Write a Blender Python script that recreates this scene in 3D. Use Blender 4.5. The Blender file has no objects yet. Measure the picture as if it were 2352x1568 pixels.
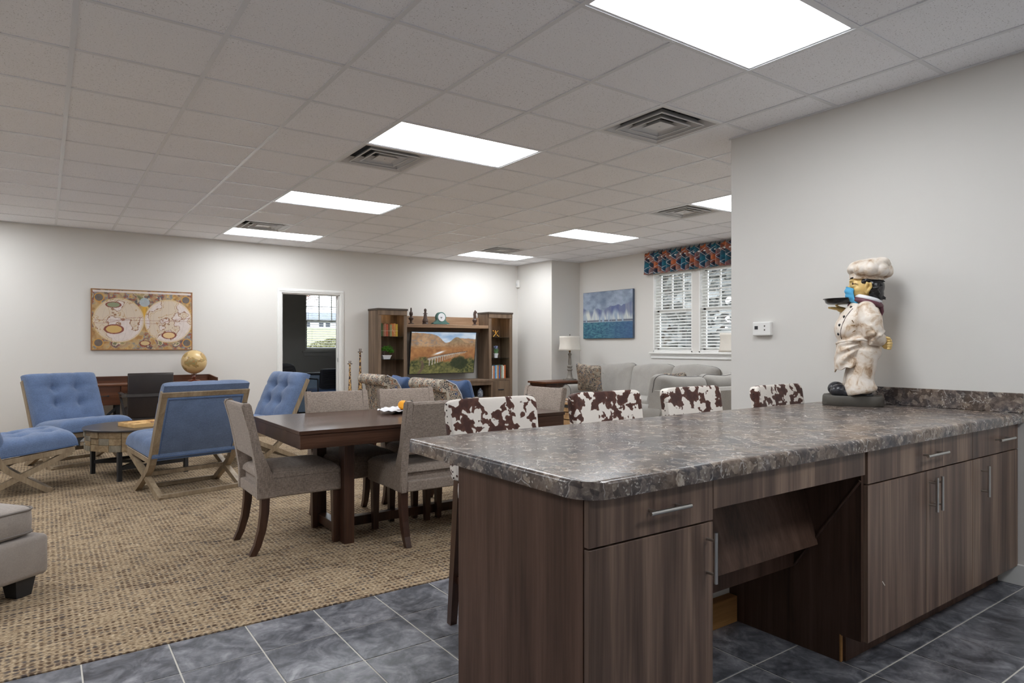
import bpy, bmesh, math, random
import numpy as np
from mathutils import Vector, Matrix

random.seed(7)
PI = math.pi
SC = bpy.context.scene
COL = SC.collection
V = Vector

# ------------------------------------------------------------------ camera
CAM_H = 1.234
cd = bpy.data.cameras.new('camera')
cd.sensor_width = 36.0
cd.lens = 1511.6 / 2352.0 * 36.0
cd.shift_y = 0.00421
cd.clip_start = 0.05
cam = bpy.data.objects.new('camera', cd)
cam.location = (0, 0, CAM_H)
cam.rotation_euler = (PI / 2, 0, -math.radians(35.364))
COL.objects.link(cam)
SC.camera = cam

# ------------------------------------------------------------------ world: even overcast daylight
w = bpy.data.worlds.new('overcast_sky')
SC.world = w
w.use_nodes = True
bg = w.node_tree.nodes['Background']
bg.inputs[0].default_value = (0.86, 0.92, 1.0, 1)
bg.inputs[1].default_value = 4.0

PANEL_STRENGTH = 12.0
vs = SC.view_settings
vs.view_transform = 'Standard'
vs.look = 'None'
vs.exposure = 0.38
SC.cycles.diffuse_bounces = 8
SC.cycles.max_bounces = 10
vs.gamma = 1.0
vs.use_curve_mapping = False


# ------------------------------------------------------------------ helpers: scene graph
def _link(o):
    COL.objects.link(o)
    return o


def tag(o, label=None, cat=None, group=None, kind=None):
    if label: o['label'] = label
    if cat: o['category'] = cat
    if group: o['group'] = group
    if kind: o['kind'] = kind
    return o


def thing(name, label, cat, loc=(0, 0, 0), rotz=0.0, group=None):
    o = bpy.data.objects.new(name, None)
    o.empty_display_size = 0.1
    _link(o)
    o.location = loc
    o.rotation_euler = (0, 0, rotz)
    return tag(o, label, cat, group)


def copy_tree(o, parent=None):
    c = o.copy()
    _link(c)
    c.parent = parent
    for ch in list(o.children):
        copy_tree(ch, c)
    return c


def mesh_obj(name, me, mat=None, parent=None):
    o = bpy.data.objects.new(name, me)
    _link(o)
    if mat is not None and len(me.materials) == 0:
        me.materials.append(mat)
    if parent is not None:
        o.parent = parent
    return o


def share(name, src, parent, loc=(0, 0, 0), rotz=0.0, rot=None):
    """another object on the same mesh data"""
    o = bpy.data.objects.new(name, src.data)
    _link(o)
    o.parent = parent
    o.location = loc
    o.rotation_euler = rot if rot else (0, 0, rotz)
    return o


def T(x, y, z): return Matrix.Translation((x, y, z))
def RX(a): return Matrix.Rotation(a, 4, 'X')
def RY(a): return Matrix.Rotation(a, 4, 'Y')
def RZ(a): return Matrix.Rotation(a, 4, 'Z')


def spow(c, e): return math.copysign(abs(c) ** e, c)


class MB:
    """collects shapes into one mesh"""
    def __init__(s):
        s.bm = bmesh.new()

    def box(s, lo, hi, bev=0.0, seg=1, M=None):
        lo = V(lo); hi = V(hi)
        vs_ = bmesh.ops.create_cube(s.bm, size=1.0)['verts']
        c = (lo + hi) / 2; d = hi - lo
        for v in vs_:
            v.co = V((v.co.x * d.x, v.co.y * d.y, v.co.z * d.z)) + c
        if bev > 0:
            es = list({e for v in vs_ for e in v.link_edges})
            r = bmesh.ops.bevel(s.bm, geom=es, offset=bev, segments=seg, affect='EDGES', profile=0.5, clamp_overlap=True)
            vs_ = list({v for f in r['faces'] for v in f.verts} | {v for v in vs_ if v.is_valid})
        if M is not None:
            for v in vs_: v.co = M @ v.co
        return s

    def pts(s, co, faces, M=None):
        vv = [s.bm.verts.new(M @ V(c) if M is not None else c) for c in co]
        for f in faces:
            try: s.bm.faces.new([vv[i] for i in f])
            except ValueError: pass
        return s

    def prism(s, poly, ext, M=None):
        """polygon (3d points) swept along the vector ext"""
        n = len(poly); e = V(ext)
        co = [V(p) for p in poly] + [V(p) + e for p in poly]
        fs = [tuple(range(n))[::-1], tuple(range(n, 2 * n))] + [(i, (i + 1) % n, n + (i + 1) % n, n + i) for i in range(n)]
        return s.pts(co, fs, M)

    def lathe(s, prof, seg=20, M=None, cap=True):
        co = []; fs = []
        m = len(prof)
        for r, z in prof:
            for k in range(seg):
                a = 2 * PI * k / seg
                co.append((r * math.cos(a), r * math.sin(a), z))
        for i in range(m - 1):
            for k in range(seg):
                k2 = (k + 1) % seg
                fs.append((i * seg + k, i * seg + k2, (i + 1) * seg + k2, (i + 1) * seg + k))
        if cap:
            fs.append(tuple(range(seg))[::-1])
            fs.append(tuple((m - 1) * seg + k for k in range(seg)))
        return s.pts(co, fs, M)

    def ell(s, c, r, e1=1.0, e2=1.0, nu=20, nv=12, M=None, fn=None):
        """superellipsoid; e<1 squarer"""
        co = []; fs = []
        for j in range(nv + 1):
            ph = -PI / 2 + PI * j / nv
            cp = spow(math.cos(ph), e1); sp = spow(math.sin(ph), e1)
            if j in (0, nv): cp = 0.0
            for i in range(nu):
                th = 2 * PI * i / nu
                p = V((r[0] * cp * spow(math.cos(th), e2), r[1] * cp * spow(math.sin(th), e2), r[2] * sp))
                if fn: p = V(fn(p))
                co.append(p + V(c))
        for j in range(nv):
            for i in range(nu):
                i2 = (i + 1) % nu
                fs.append((j * nu + i, j * nu + i2, (j + 1) * nu + i2, (j + 1) * nu + i))
        b = len(s.bm.verts)
        s.pts(co, fs, M)
        return s

    def tube(s, path, rad, seg=10, M=None, cap=True, flat=None, closed=False):
        """round tube (or a rectangular bar when seg == 4) along a path; rad number or list; flat=(a,b) section"""
        P = [V(p) for p in path]; n = len(P)
        R = rad if isinstance(rad, (list, tuple)) else [rad] * n
        up = None; co = []; fs = []
        for i in range(n):
            if closed: t = P[(i + 1) % n] - P[i - 1]
            else: t = P[min(i + 1, n - 1)] - P[max(i - 1, 0)]
            t.normalize()
            if up is None:
                a = V((0, 0, 1)) if abs(t.z) < 0.9 else V((1, 0, 0))
                up = (a - t * a.dot(t)).normalized()
            else:
                up = (up - t * up.dot(t)).normalized()
            sd = t.cross(up)
            for k in range(seg):
                an = 2 * PI * (k + (0.5 if seg == 4 else 0)) / seg
                ca, sa = math.cos(an), math.sin(an)
                if seg == 4: ca *= 1.4142; sa *= 1.4142
                fa, fb = flat if flat else (1, 1)
                co.append(P[i] + (sd * ca * fa + up * sa * fb) * R[i])
        m = n if closed else n - 1
        for i in range(m):
            for k in range(seg):
                k2 = (k + 1) % seg; j = (i + 1) % n
                fs.append((i * seg + k, i * seg + k2, j * seg + k2, j * seg + k))
        if cap and not closed:
            fs.append(tuple(range(seg))[::-1]); fs.append(tuple((n - 1) * seg + k for k in range(seg)))
        return s.pts(co, fs, M)

    def bar(s, p, q, wx, wz, up=(0, 0, 1), M=None, bev=0.0):
        """rectangular bar from p to q; wz measured along up, wx across"""
        p = V(p); q = V(q); t = (q - p); L = t.length; t.normalize()
        u = V(up); u = (u - t * u.dot(t)).normalized(); sd = t.cross(u)
        Mm = Matrix(((sd.x, t.x, u.x, p.x), (sd.y, t.y, u.y, p.y), (sd.z, t.z, u.z, p.z), (0, 0, 0, 1)))
        if M is not None: Mm = M @ Mm
        return s.box((-wx / 2, 0, -wz / 2), (wx / 2, L, wz / 2), bev=bev, M=Mm)

    def grid(s, fn, nu, nv, M=None, closed_u=False):
        co = [fn(i / (nu - (0 if closed_u else 1)), j / (nv - 1)) for j in range(nv) for i in range(nu)]
        fs = []
        for j in range(nv - 1):
            for i in range(nu if closed_u else nu - 1):
                i2 = (i + 1) % nu
                fs.append((j * nu + i, j * nu + i2, (j + 1) * nu + i2, (j + 1) * nu + i))
        return s.pts(co, fs, M)

    def tuft(s, wx, wy, th, tufts=(), depth=0.03, rad=0.05, n=34, M=None, edge=0.28, seams=True):
        """upholstered pad on z = 0: domed top, pulled in at the tufts"""
        def ax(k): return -math.cos(PI * k / (n - 1))
        co = []
        xs = sorted({t[0] for t in tufts}); ys = sorted({t[1] for t in tufts})
        for j in range(n):
            for i in range(n):
                u, v = ax(i), ax(j)
                x, y = u * wx / 2, v * wy / 2
                f = max(0.0, (1 - abs(u) ** 6) * (1 - abs(v) ** 6)) ** edge
                z = th * f
                dip = 0
                for (a, b) in tufts:
                    dip = max(dip, math.exp(-((x - a) ** 2 + (y - b) ** 2) / rad ** 2))
                z -= depth * dip * f
                if seams:
                    for a in xs: z -= depth * 0.22 * math.exp(-((x - a) / 0.012) ** 2) * f
                    for b in ys: z -= depth * 0.22 * math.exp(-((y - b) / 0.012) ** 2) * f
                co.append((x, y, z))
        b0 = len(co)
        for j in range(n):
            for i in range(n):
                if i in (0, n - 1) or j in (0, n - 1): pass
        fs = [(j * n + i, j * n + i + 1, (j + 1) * n + i + 1, (j + 1) * n + i) for j in range(n - 1) for i in range(n - 1)]
        ring = [i for i in range(n)] + [j * n + n - 1 for j in range(1, n)] + [(n - 1) * n + i for i in range(n - 2, -1, -1)] + [j * n for j in range(n - 2, 0, -1)]
        fs.append(tuple(ring[::-1]))
        return s.pts(co, fs, M)

    def build(s, name, mat, parent=None, smooth=False, angle=None, xf=None, keep=False):
        bmesh.ops.recalc_face_normals(s.bm, faces=s.bm.faces[:])
        if xf is not None: bmesh.ops.transform(s.bm, matrix=xf, verts=s.bm.verts[:])
        me = bpy.data.meshes.new(name)
        if smooth:
            for f in s.bm.faces: f.smooth = True
            lim = math.radians(angle if angle else 50)
            for e in s.bm.edges:
                if len(e.link_faces) == 2 and e.calc_face_angle(0.0) > lim: e.smooth = False
        s.bm.to_mesh(me); s.bm.free()
        return mesh_obj(name, me, mat, parent)


def remesh(mb, voxel, smooth=6, factor=0.5):
    """union of the collected shapes as one continuous skin"""
    bmesh.ops.recalc_face_normals(mb.bm, faces=mb.bm.faces[:])
    me = bpy.data.meshes.new('tmp'); mb.bm.to_mesh(me); mb.bm.free()
    o = bpy.data.objects.new('tmp', me); COL.objects.link(o)
    m = o.modifiers.new('r', 'REMESH'); m.mode = 'VOXEL'; m.voxel_size = voxel
    if smooth:
        m2 = o.modifiers.new('s', 'SMOOTH'); m2.iterations = smooth; m2.factor = factor
    dg = bpy.context.evaluated_depsgraph_get(); dg.update()
    out = bpy.data.meshes.new_from_object(o.evaluated_get(dg))
    bpy.data.objects.remove(o)
    for p in out.polygons: p.use_smooth = True
    return out


# ------------------------------------------------------------------ helpers: numpy noise for printed pictures
def vnoise(x, y, seed=0):
    xi = np.floor(x).astype(int); yi = np.floor(y).astype(int)
    fx = x - xi; fy = y - yi
    fx = fx * fx * (3 - 2 * fx); fy = fy * fy * (3 - 2 * fy)
    def h(a, b):
        n = (a * 374761393 + b * 668265263 + seed * 1442695041) & 0x7fffffff
        n = ((n ^ (n >> 13)) * 1274126177) & 0x7fffffff
        return ((n ^ (n >> 16)) & 0xffff) / 65535.0
    return (h(xi, yi) * (1 - fx) + h(xi + 1, yi) * fx) * (1 - fy) + (h(xi, yi + 1) * (1 - fx) + h(xi + 1, yi + 1) * fx) * fy


def fbm(x, y, o=4, seed=0):
    s = 0; a = 0.5; t = 0
    for k in range(o):
        s = s + a * vnoise(x * 2 ** k, y * 2 ** k, seed + k * 17); t += a; a *= 0.5
    return s / t


def lin(c):
    c = np.asarray(c, float)
    return np.where(c <= 0.04045, c / 12.92, ((c + 0.055) / 1.055) ** 2.4)


def mixc(a, b, t):
    t = np.clip(t, 0, 1)[..., None]
    return a * (1 - t) + b * t


def picture(name, mat, parent, w, h, nx, ny, fn, M):
    """flat print: a fine grid coloured per vertex; local x right, z up, facing -y"""
    u, v = np.meshgrid(np.linspace(0, 1, nx), np.linspace(0, 1, ny))
    rgb = lin(np.clip(fn(u, v), 0, 1)).reshape(-1, 3)
    co = np.stack([(u - .5) * w, np.zeros_like(u), (v - .5) * h], -1).reshape(-1, 3)
    idx = np.arange(nx * ny).reshape(ny, nx)
    q = np.stack([idx[:-1, :-1], idx[:-1, 1:], idx[1:, 1:], idx[1:, :-1]], -1).reshape(-1, 4)
    me = bpy.data.meshes.new(name)
    me.from_pydata(co.tolist(), [], q.tolist())
    ca = me.color_attributes.new('Col', 'FLOAT_COLOR', 'POINT')
    ca.data.foreach_set('color', np.concatenate([rgb, np.ones((len(rgb), 1))], 1).astype(np.float32).ravel())
    me.transform(M)
    return mesh_obj(name, me, mat, parent)

# ------------------------------------------------------------------ materials
def srgb(r, g, b):
    f = lambda c: c / 12.92 if c <= 0.04045 else ((c + 0.055) / 1.055) ** 2.4
    return (f(r / 255), f(g / 255), f(b / 255), 1)


class NT:
    def __init__(s, name):
        s.m = bpy.data.materials.new(name); s.m.use_nodes = True
        s.t = s.m.node_tree; s.b = s.t.nodes['Principled BSDF']; s.out = s.t.nodes['Material Output']
        s.tc = None; s.oi = None

    def n(s, typ, **k):
        nd = s.t.nodes.new(typ)
        for a, v in k.items(): setattr(nd, a, v)
        return nd

    def l(s, a, b): s.t.links.new(a, b)

    def co(s, scale=(1, 1, 1), rot=(0, 0, 0), rand=0.0):
        if s.tc is None: s.tc = s.n('ShaderNodeTexCoord')
        mp = s.n('ShaderNodeMapping')
        mp.inputs['Scale'].default_value = scale; mp.inputs['Rotation'].default_value = rot
        s.l(s.tc.outputs['Object'], mp.inputs['Vector'])
        if rand:
            if s.oi is None: s.oi = s.n('ShaderNodeObjectInfo')
            mu = s.n('ShaderNodeMath', operation='MULTIPLY'); mu.inputs[1].default_value = rand
            s.l(s.oi.outputs['Random'], mu.inputs[0])
            s.l(mu.outputs[0], mp.inputs['Location'])
        return mp.outputs[0]

    def noise(s, vec, scale, detail=3, rough=0.5, dist=0.0):
        nd = s.n('ShaderNodeTexNoise'); nd.inputs['Scale'].default_value = scale
        nd.inputs['Detail'].default_value = detail; nd.inputs['Roughness'].default_value = rough
        nd.inputs['Distortion'].default_value = dist
        s.l(vec, nd.inputs['Vector']); return nd.outputs['Fac']

    def voro(s, vec, scale, feature='F1', out='Distance'):
        nd = s.n('ShaderNodeTexVoronoi', feature=feature); nd.inputs['Scale'].default_value = scale
        s.l(vec, nd.inputs['Vector']); return nd.outputs[out]

    def ramp(s, fac, stops, interp='LINEAR'):
        nd = s.n('ShaderNodeValToRGB'); cr = nd.color_ramp; cr.interpolation = interp
        while len(cr.elements) < len(stops): cr.elements.new(0.5)
        for e, (p, c) in zip(cr.elements, stops): e.position = p; e.color = c
        s.l(fac, nd.inputs[0]); return nd.outputs[0]

    def mix(s, fac, a, b, blend='MIX'):
        nd = s.n('ShaderNodeMix', data_type='RGBA', blend_type=blend)
        for sock, v in ((nd.inputs[0], fac), (nd.inputs[6], a), (nd.inputs[7], b)):
            if isinstance(v, (int, float)): sock.default_value = v
            elif isinstance(v, tuple): sock.default_value = v
            else: s.l(v, sock)
        return nd.outputs[2]

    def math(s, op, a, b=None):
        nd = s.n('ShaderNodeMath', operation=op)
        for i, v in enumerate((a, b)):
            if v is None: continue
            if isinstance(v, (int, float)): nd.inputs[i].default_value = v
            else: s.l(v, nd.inputs[i])
        return nd.outputs[0]

    def bump(s, h, strength=0.3, dist=0.002):
        nd = s.n('ShaderNodeBump'); nd.inputs['Strength'].default_value = strength; nd.inputs['Distance'].default_value = dist
        s.l(h, nd.inputs['Height']); s.l(nd.outputs[0], s.b.inputs['Normal'])

    def fin(s, col=None, rough=0.5, metal=0.0, spec=None):
        if isinstance(col, tuple): s.b.inputs['Base Color'].default_value = col
        elif col is not None: s.l(col, s.b.inputs['Base Color'])
        if isinstance(rough, (int, float)): s.b.inputs['Roughness'].default_value = rough
        else: s.l(rough, s.b.inputs['Roughness'])
        s.b.inputs['Metallic'].default_value = metal
        if spec is not None: s.b.inputs['Specular IOR Level'].default_value = spec
        return s.m


def sc(c, k): return (min(1, c[0] * k), min(1, c[1] * k), min(1, c[2] * k), 1)


def plain(name, col, rough=0.5, metal=0.0, var=0.06, nscale=12, bump=0.0, bscale=200, spec=None):
    k = NT(name); v = k.co(rand=3.0)
    f = k.noise(v, nscale)
    c = k.ramp(f, [(0.3, sc(col, 1 - var)), (0.7, sc(col, 1 + var))])
    if bump: k.bump(k.noise(v, bscale, 2), bump)
    return k.fin(c, rough, metal, spec)


def fabric(name, col, var=0.22, scale=420, rough=0.92, cloud=0.1, bump=0.0):
    """woven upholstery: crossed thread noise over slow clouding"""
    k = NT(name); v = k.co()
    a = k.noise(k.co((1, 1, 0.18)), scale, 2, 0.6); b = k.noise(k.co((0.18, 0.18, 1)), scale, 2, 0.6)
    t = k.math('MULTIPLY', k.math('ADD', a, b), 0.5)
    base = k.ramp(t, [(0.36, sc(col, 1 - var)), (0.64, sc(col, 1 + var))])
    c = k.mix(cloud, base, k.ramp(k.noise(v, 9, 3), [(0.35, sc(col, 0.6)), (0.65, sc(col, 1.5))]))
    if bump: k.bump(t, bump, 0.002)
    m = k.fin(c, rough, spec=0.2)
    k.b.inputs['Sheen Weight'].default_value = 0.25
    return m


def wood(name, dark, mid, light, axis='Z', freq=14, stretch=0.06, rough=0.4, bump=0.0, rand=7.0, dist=0.6, contrast=(0.32, 0.5, 0.7), spec=0.5):
    k = NT(name)
    sx = {'X': (stretch, 1, 1), 'Y': (1, stretch, 1), 'Z': (1, 1, stretch)}[axis]
    v = k.co(sx, rand=rand)
    f = k.noise(v, freq, 4, 0.6, dist)
    g = k.noise(v, freq * 9, 2, 0.6)
    h = k.math('ADD', k.math('MULTIPLY', f, 0.75), k.math('MULTIPLY', g, 0.25))
    c = k.ramp(h, [(contrast[0], dark), (contrast[1], mid), (contrast[2], light)])
    if bump: k.bump(g, bump)
    return k.fin(c, rough, 0.0, spec)


MAT = {}
WALL = srgb(221, 219, 215)
def flat(name, col, rough, spec=0.5):
    return NT(name).fin(col, rough, 0.0, spec)


MAT['wall'] = flat('wall_paint', WALL, 0.75, 0.25)
MAT['white'] = plain('white_trim_paint', srgb(236, 236, 234), 0.4, var=0.01)
MAT['tee'] = plain('white_grid_metal', srgb(226, 229, 234), 0.32, var=0.01)
MAT['duct'] = plain('galvanised_duct', srgb(150, 152, 155), 0.5)
MAT['louver'] = plain('louver_enamel', srgb(214, 215, 217), 0.35, var=0.02)


def ceiling_tile_mat():
    k = NT('fissured_ceiling_tile'); v = k.co(rand=9.0)
    n = k.noise(v, 130, 2, 0.7)
    pit = k.ramp(n, [(0.30, (0.45, 0.45, 0.45, 1)), (0.38, (1, 1, 1, 1))])
    base = k.mix(1.0, srgb(246, 248, 253), pit, 'MULTIPLY')
    return k.fin(base, 0.9, spec=0.1)


MAT['ceil'] = ceiling_tile_mat()


def emit_mat(name, col, strength):
    k = NT(name)
    k.b.inputs['Base Color'].default_value = (0.9, 0.9, 0.9, 1)
    k.b.inputs['Emission Color'].default_value = col
    k.b.inputs['Emission Strength'].default_value = strength
    return k.m


MAT['panel'] = emit_mat('light_panel_diffuser', (0.95, 0.975, 1.0, 1), PANEL_STRENGTH)


def carpet_mat():
    """looped basket-weave carpet: brown and grey cells under tan cross threads"""
    k = NT('woven_carpet'); v = k.co()
    sep = k.n('ShaderNodeSeparateXYZ'); k.l(v, sep.inputs[0])
    wob = k.noise(v, 26, 2)
    jx = k.math('MULTIPLY', k.math('SUBTRACT', wob, 0.5), 0.022)
    x = k.math('ADD', sep.outputs[0], jx); y = k.math('ADD', sep.outputs[1], jx)
    sx = k.math('ABSOLUTE', k.math('SINE', k.math('MULTIPLY', x, PI / 0.026)))
    sy = k.math('ABSOLUTE', k.math('SINE', k.math('MULTIPLY', y, PI / 0.033)))
    cell = k.math('MULTIPLY', sx, sy)
    cx = k.n('ShaderNodeCombineXYZ')
    k.l(k.math('FLOOR', k.math('MULTIPLY', x, 1 / 0.026)), cx.inputs[0]); k.l(k.math('FLOOR', k.math('MULTIPLY', y, 1 / 0.033)), cx.inputs[1])
    wn = k.n('ShaderNodeTexWhiteNoise', noise_dimensions='3D'); k.l(cx.outputs[0], wn.inputs[0])
    dark = k.ramp(wn.outputs[0], [(0.0, srgb(62, 48, 39)), (0.4, srgb(88, 69, 55)), (0.7, srgb(86, 80, 78)), (1.0, srgb(60, 55, 57))])
    fib = k.noise(k.co((0.3, 1, 1)), 190, 2, 0.7)
    light = k.ramp(fib, [(0.32, srgb(116, 98, 79)), (0.5, srgb(160, 139, 113)), (0.68, srgb(208, 190, 162))])
    big = k.noise(k.co((0.3, 1, 1)), 34, 2)
    patch = k.noise(v, 5, 2); strk = k.noise(k.co((0.10, 1, 1)), 95, 2, 0.6)
    f = k.math('ADD', k.math('MULTIPLY', k.math('SUBTRACT', cell, 0.30), 1.7), k.math('ADD', k.math('MULTIPLY', k.math('SUBTRACT', big, 0.5), 3.0), k.math('ADD', k.math('MULTIPLY', k.math('SUBTRACT', patch, 0.5), 1.6), k.math('MULTIPLY', k.math('SUBTRACT', strk, 0.46), -3.4))))
    cl = k.n('ShaderNodeClamp'); k.l(f, cl.inputs[0])
    c = k.mix(k.math('MULTIPLY', cl.outputs[0], 0.92), light, dark)
    return k.fin(c, 0.95, spec=0.1)


MAT['carpet'] = carpet_mat()


def slate_mat():
    k = NT('dark_slate_tile'); v = k.co(rand=11.0)
    a = k.noise(v, 7, 4, 0.65, 1.0); b = k.noise(v, 26, 4, 0.6, 0.6)
    h = k.math('ADD', k.math('MULTIPLY', a, 0.7), k.math('MULTIPLY', b, 0.3))
    c = k.ramp(h, [(0.34, srgb(60, 61, 67)), (0.46, srgb(96, 98, 105)), (0.56, srgb(128, 129, 136)), (0.68, srgb(164, 164, 170))])
    rgh = k.math('ADD', k.math('MULTIPLY', b, 0.2), 0.27)
    return k.fin(c, rgh)


MAT['slate'] = slate_mat()
MAT['grout'] = plain('pale_grout', srgb(206, 202, 194), 0.85, var=0.05)


def counter_mat():
    """brown-grey marbled laminate: broken chips with cream flecks and thin pale veins"""
    k = NT('marbled_laminate'); v = k.co()
    warp = k.n('ShaderNodeTexNoise'); warp.inputs['Scale'].default_value = 30; warp.inputs['Detail'].default_value = 2
    k.l(v, warp.inputs['Vector'])
    add = k.n('ShaderNodeVectorMath', operation='MULTIPLY_ADD'); add.inputs[1].default_value = (0.035, 0.035, 0.035)
    k.l(warp.outputs['Color'], add.inputs[0]); k.l(v, add.inputs[2])
    vv = add.outputs[0]
    chip = k.n('ShaderNodeSeparateColor'); k.l(k.voro(vv, 36, out='Color'), chip.inputs[0])
    n = k.noise(vv, 42, 3, 0.7)
    h = k.math('ADD', k.math('MULTIPLY', chip.outputs[0], 0.34), k.math('MULTIPLY', n, 0.66))
    base = k.ramp(h, [(0.30, srgb(40, 36, 36)), (0.42, srgb(70, 64, 62)), (0.52, srgb(104, 94, 88)), (0.60, srgb(126, 114, 104)), (0.68, srgb(150, 138, 126)), (0.76, srgb(200, 190, 178))])
    tint = k.noise(v, 6, 2)
    base = k.mix(0.28, base, k.ramp(tint, [(0.38, srgb(90, 93, 104)), (0.62, srgb(134, 110, 90))]))
    e = k.voro(vv, 13, 'DISTANCE_TO_EDGE')
    m1 = k.math('MULTIPLY', k.ramp(e, [(0.0, (1, 1, 1, 1)), (0.03, (0, 0, 0, 1))]), k.ramp(k.noise(v, 11, 2), [(0.46, (0, 0, 0, 1)), (0.60, (1, 1, 1, 1))]))
    c = k.mix(k.math('MULTIPLY', m1, 0.6), base, srgb(218, 213, 208))
    fl = k.math('MULTIPLY', k.ramp(k.voro(vv, 85), [(0.20, (1, 1, 1, 1)), (0.34, (0, 0, 0, 1))]), k.ramp(k.noise(v, 19, 2), [(0.50, (0, 0, 0, 1)), (0.60, (1, 1, 1, 1))]))
    c = k.mix(k.math('MULTIPLY', fl, 0.62), c, srgb(214, 207, 198))
    return k.fin(c, 0.25)


MAT['counter'] = counter_mat()
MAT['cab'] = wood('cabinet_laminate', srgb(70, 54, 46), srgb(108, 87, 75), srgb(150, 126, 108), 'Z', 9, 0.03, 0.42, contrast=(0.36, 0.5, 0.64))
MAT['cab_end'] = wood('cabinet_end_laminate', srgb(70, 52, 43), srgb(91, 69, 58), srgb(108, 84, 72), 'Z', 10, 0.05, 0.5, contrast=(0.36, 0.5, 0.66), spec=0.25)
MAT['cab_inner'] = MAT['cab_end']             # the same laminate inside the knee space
MAT['raw_wood'] = wood('raw_pine', srgb(150, 106, 58), srgb(176, 128, 74), srgb(196, 150, 96), 'X', 12, 0.06, 0.7)
MAT['nickel'] = plain('brushed_nickel', srgb(200, 199, 196), 0.28, 1.0, var=0.02)
MAT['scratch'] = plain('bare_scratch', srgb(220, 214, 206), 0.6)
MAT['table'] = wood('walnut_table', srgb(44, 28, 21), srgb(66, 43, 32), srgb(94, 65, 49), 'X', 12, 0.05, 0.22, contrast=(0.3, 0.5, 0.74))
MAT['leg'] = wood('dark_leg_wood', srgb(44, 27, 21), srgb(66, 43, 33), srgb(86, 58, 44), 'Z', 12, 0.06, 0.32)
MAT['desk'] = wood('walnut_desk', srgb(66, 38, 25), srgb(96, 58, 38), srgb(124, 78, 52), 'X', 10, 0.05, 0.35)
MAT['oak'] = wood('grey_oak_frame', srgb(120, 104, 84), srgb(146, 129, 106), srgb(170, 153, 129), 'Z', 18, 0.15, 0.45)
MAT['rustic'] = wood('rustic_grey_brown_board', srgb(84, 68, 54), srgb(116, 96, 78), srgb(146, 124, 103), 'Z', 12, 0.05, 0.55, contrast=(0.3, 0.5, 0.72))
MAT['rustic_x'] = wood('rustic_shelf_board', srgb(112, 86, 64), srgb(146, 116, 90), srgb(170, 142, 114), 'X', 12, 0.05, 0.55)
MAT['rustic_dark'] = plain('rustic_dark_edge', srgb(74, 64, 56), 0.6, var=0.15)
MAT['block'] = wood('reclaimed_block', srgb(112, 92, 68), srgb(150, 128, 98), srgb(178, 158, 126), 'X', 20, 0.2, 0.75, bump=0.3, rand=20.0)
MAT['block2'] = wood('reclaimed_grey_block', srgb(104, 98, 86), srgb(134, 126, 110), srgb(160, 150, 132), 'Z', 20, 0.2, 0.75, bump=0.3, rand=20.0)
MAT['black'] = plain('black_metal', srgb(46, 48, 52), 0.45)
MAT['black_top'] = plain('charcoal_tabletop', srgb(60, 56, 56), 0.3, var=0.08)
MAT['grey_fab'] = fabric('taupe_tweed', srgb(146, 133, 123), var=0.42, scale=300, bump=0.35)
MAT['blue_fab'] = fabric('denim_blue_chenille', srgb(98, 117, 150), var=0.30, scale=360, cloud=0.22)
MAT['blue_dark'] = fabric('navy_pillow_cloth', srgb(72, 95, 134), var=0.2, scale=380, cloud=0.2)
MAT['sofa'] = fabric('sofa_grey_linen', srgb(160, 157, 152), var=0.12, scale=420, cloud=0.08)
MAT['ott'] = fabric('ottoman_grey_linen', srgb(158, 149, 142), var=0.14, scale=420, cloud=0.12)
MAT['piping'] = plain('dark_piping', srgb(92, 90, 90), 0.9)
MAT['ott_piping'] = plain('grey_self_piping', srgb(128, 121, 116), 0.9)
MAT['lt_piping'] = plain('pale_piping', srgb(196, 196, 200), 0.9)
MAT['leather'] = plain('dark_brown_leather', srgb(44, 37, 36), 0.42, var=0.1, bump=0.15, bscale=260)
MAT['steel'] = plain('grey_steel', srgb(88, 84, 82), 0.35, 0.8)
MAT['mesh_black'] = plain('black_office_mesh', srgb(22, 25, 34), 0.6)
MAT['lamp_shade'] = fabric('linen_lampshade', srgb(218, 213, 204), var=0.06, scale=500, cloud=0.05)
MAT['lamp_base'] = plain('aged_grey_lamp', srgb(128, 123, 116), 0.6, var=0.1)
MAT['navy_denim'] = MAT['blue_dark']


def floral_mat(name, scale, dim=1.0):
    """cream print with rings of slate blue, rust and black"""
    k = NT(name); v = k.co()
    d = k.voro(v, scale)
    ring = k.ramp(d, [(0.0, srgb(40, 50, 78)), (0.10, srgb(70, 92, 140)), (0.17, srgb(206, 194, 174)), (0.24, srgb(56, 60, 78)), (0.33, srgb(196, 184, 166)), (0.45, srgb(170, 112, 78)), (0.52, srgb(198, 188, 170))], 'CONSTANT')
    f = k.ramp(k.voro(v, scale * 4.2, 'DISTANCE_TO_EDGE'), [(0.0, srgb(52, 54, 64)), (0.10, srgb(204, 193, 174)), (0.32, srgb(188, 150, 120)), (0.42, srgb(206, 198, 182))], 'CONSTANT')
    msk = k.ramp(k.noise(v, scale * 1.4, 2), [(0.47, (0, 0, 0, 1)), (0.53, (1, 1, 1, 1))])
    c = k.mix(msk, ring, f)
    if dim < 1: c = k.mix(1.0, c, (dim, dim, dim * 1.03, 1), 'MULTIPLY')
    return k.fin(c, 0.9, spec=0.15)


MAT['floral'] = floral_mat('floral_chair_print', 13, 0.8)
MAT['floral_p'] = floral_mat('floral_pillow_print', 17, 0.6)


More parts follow.
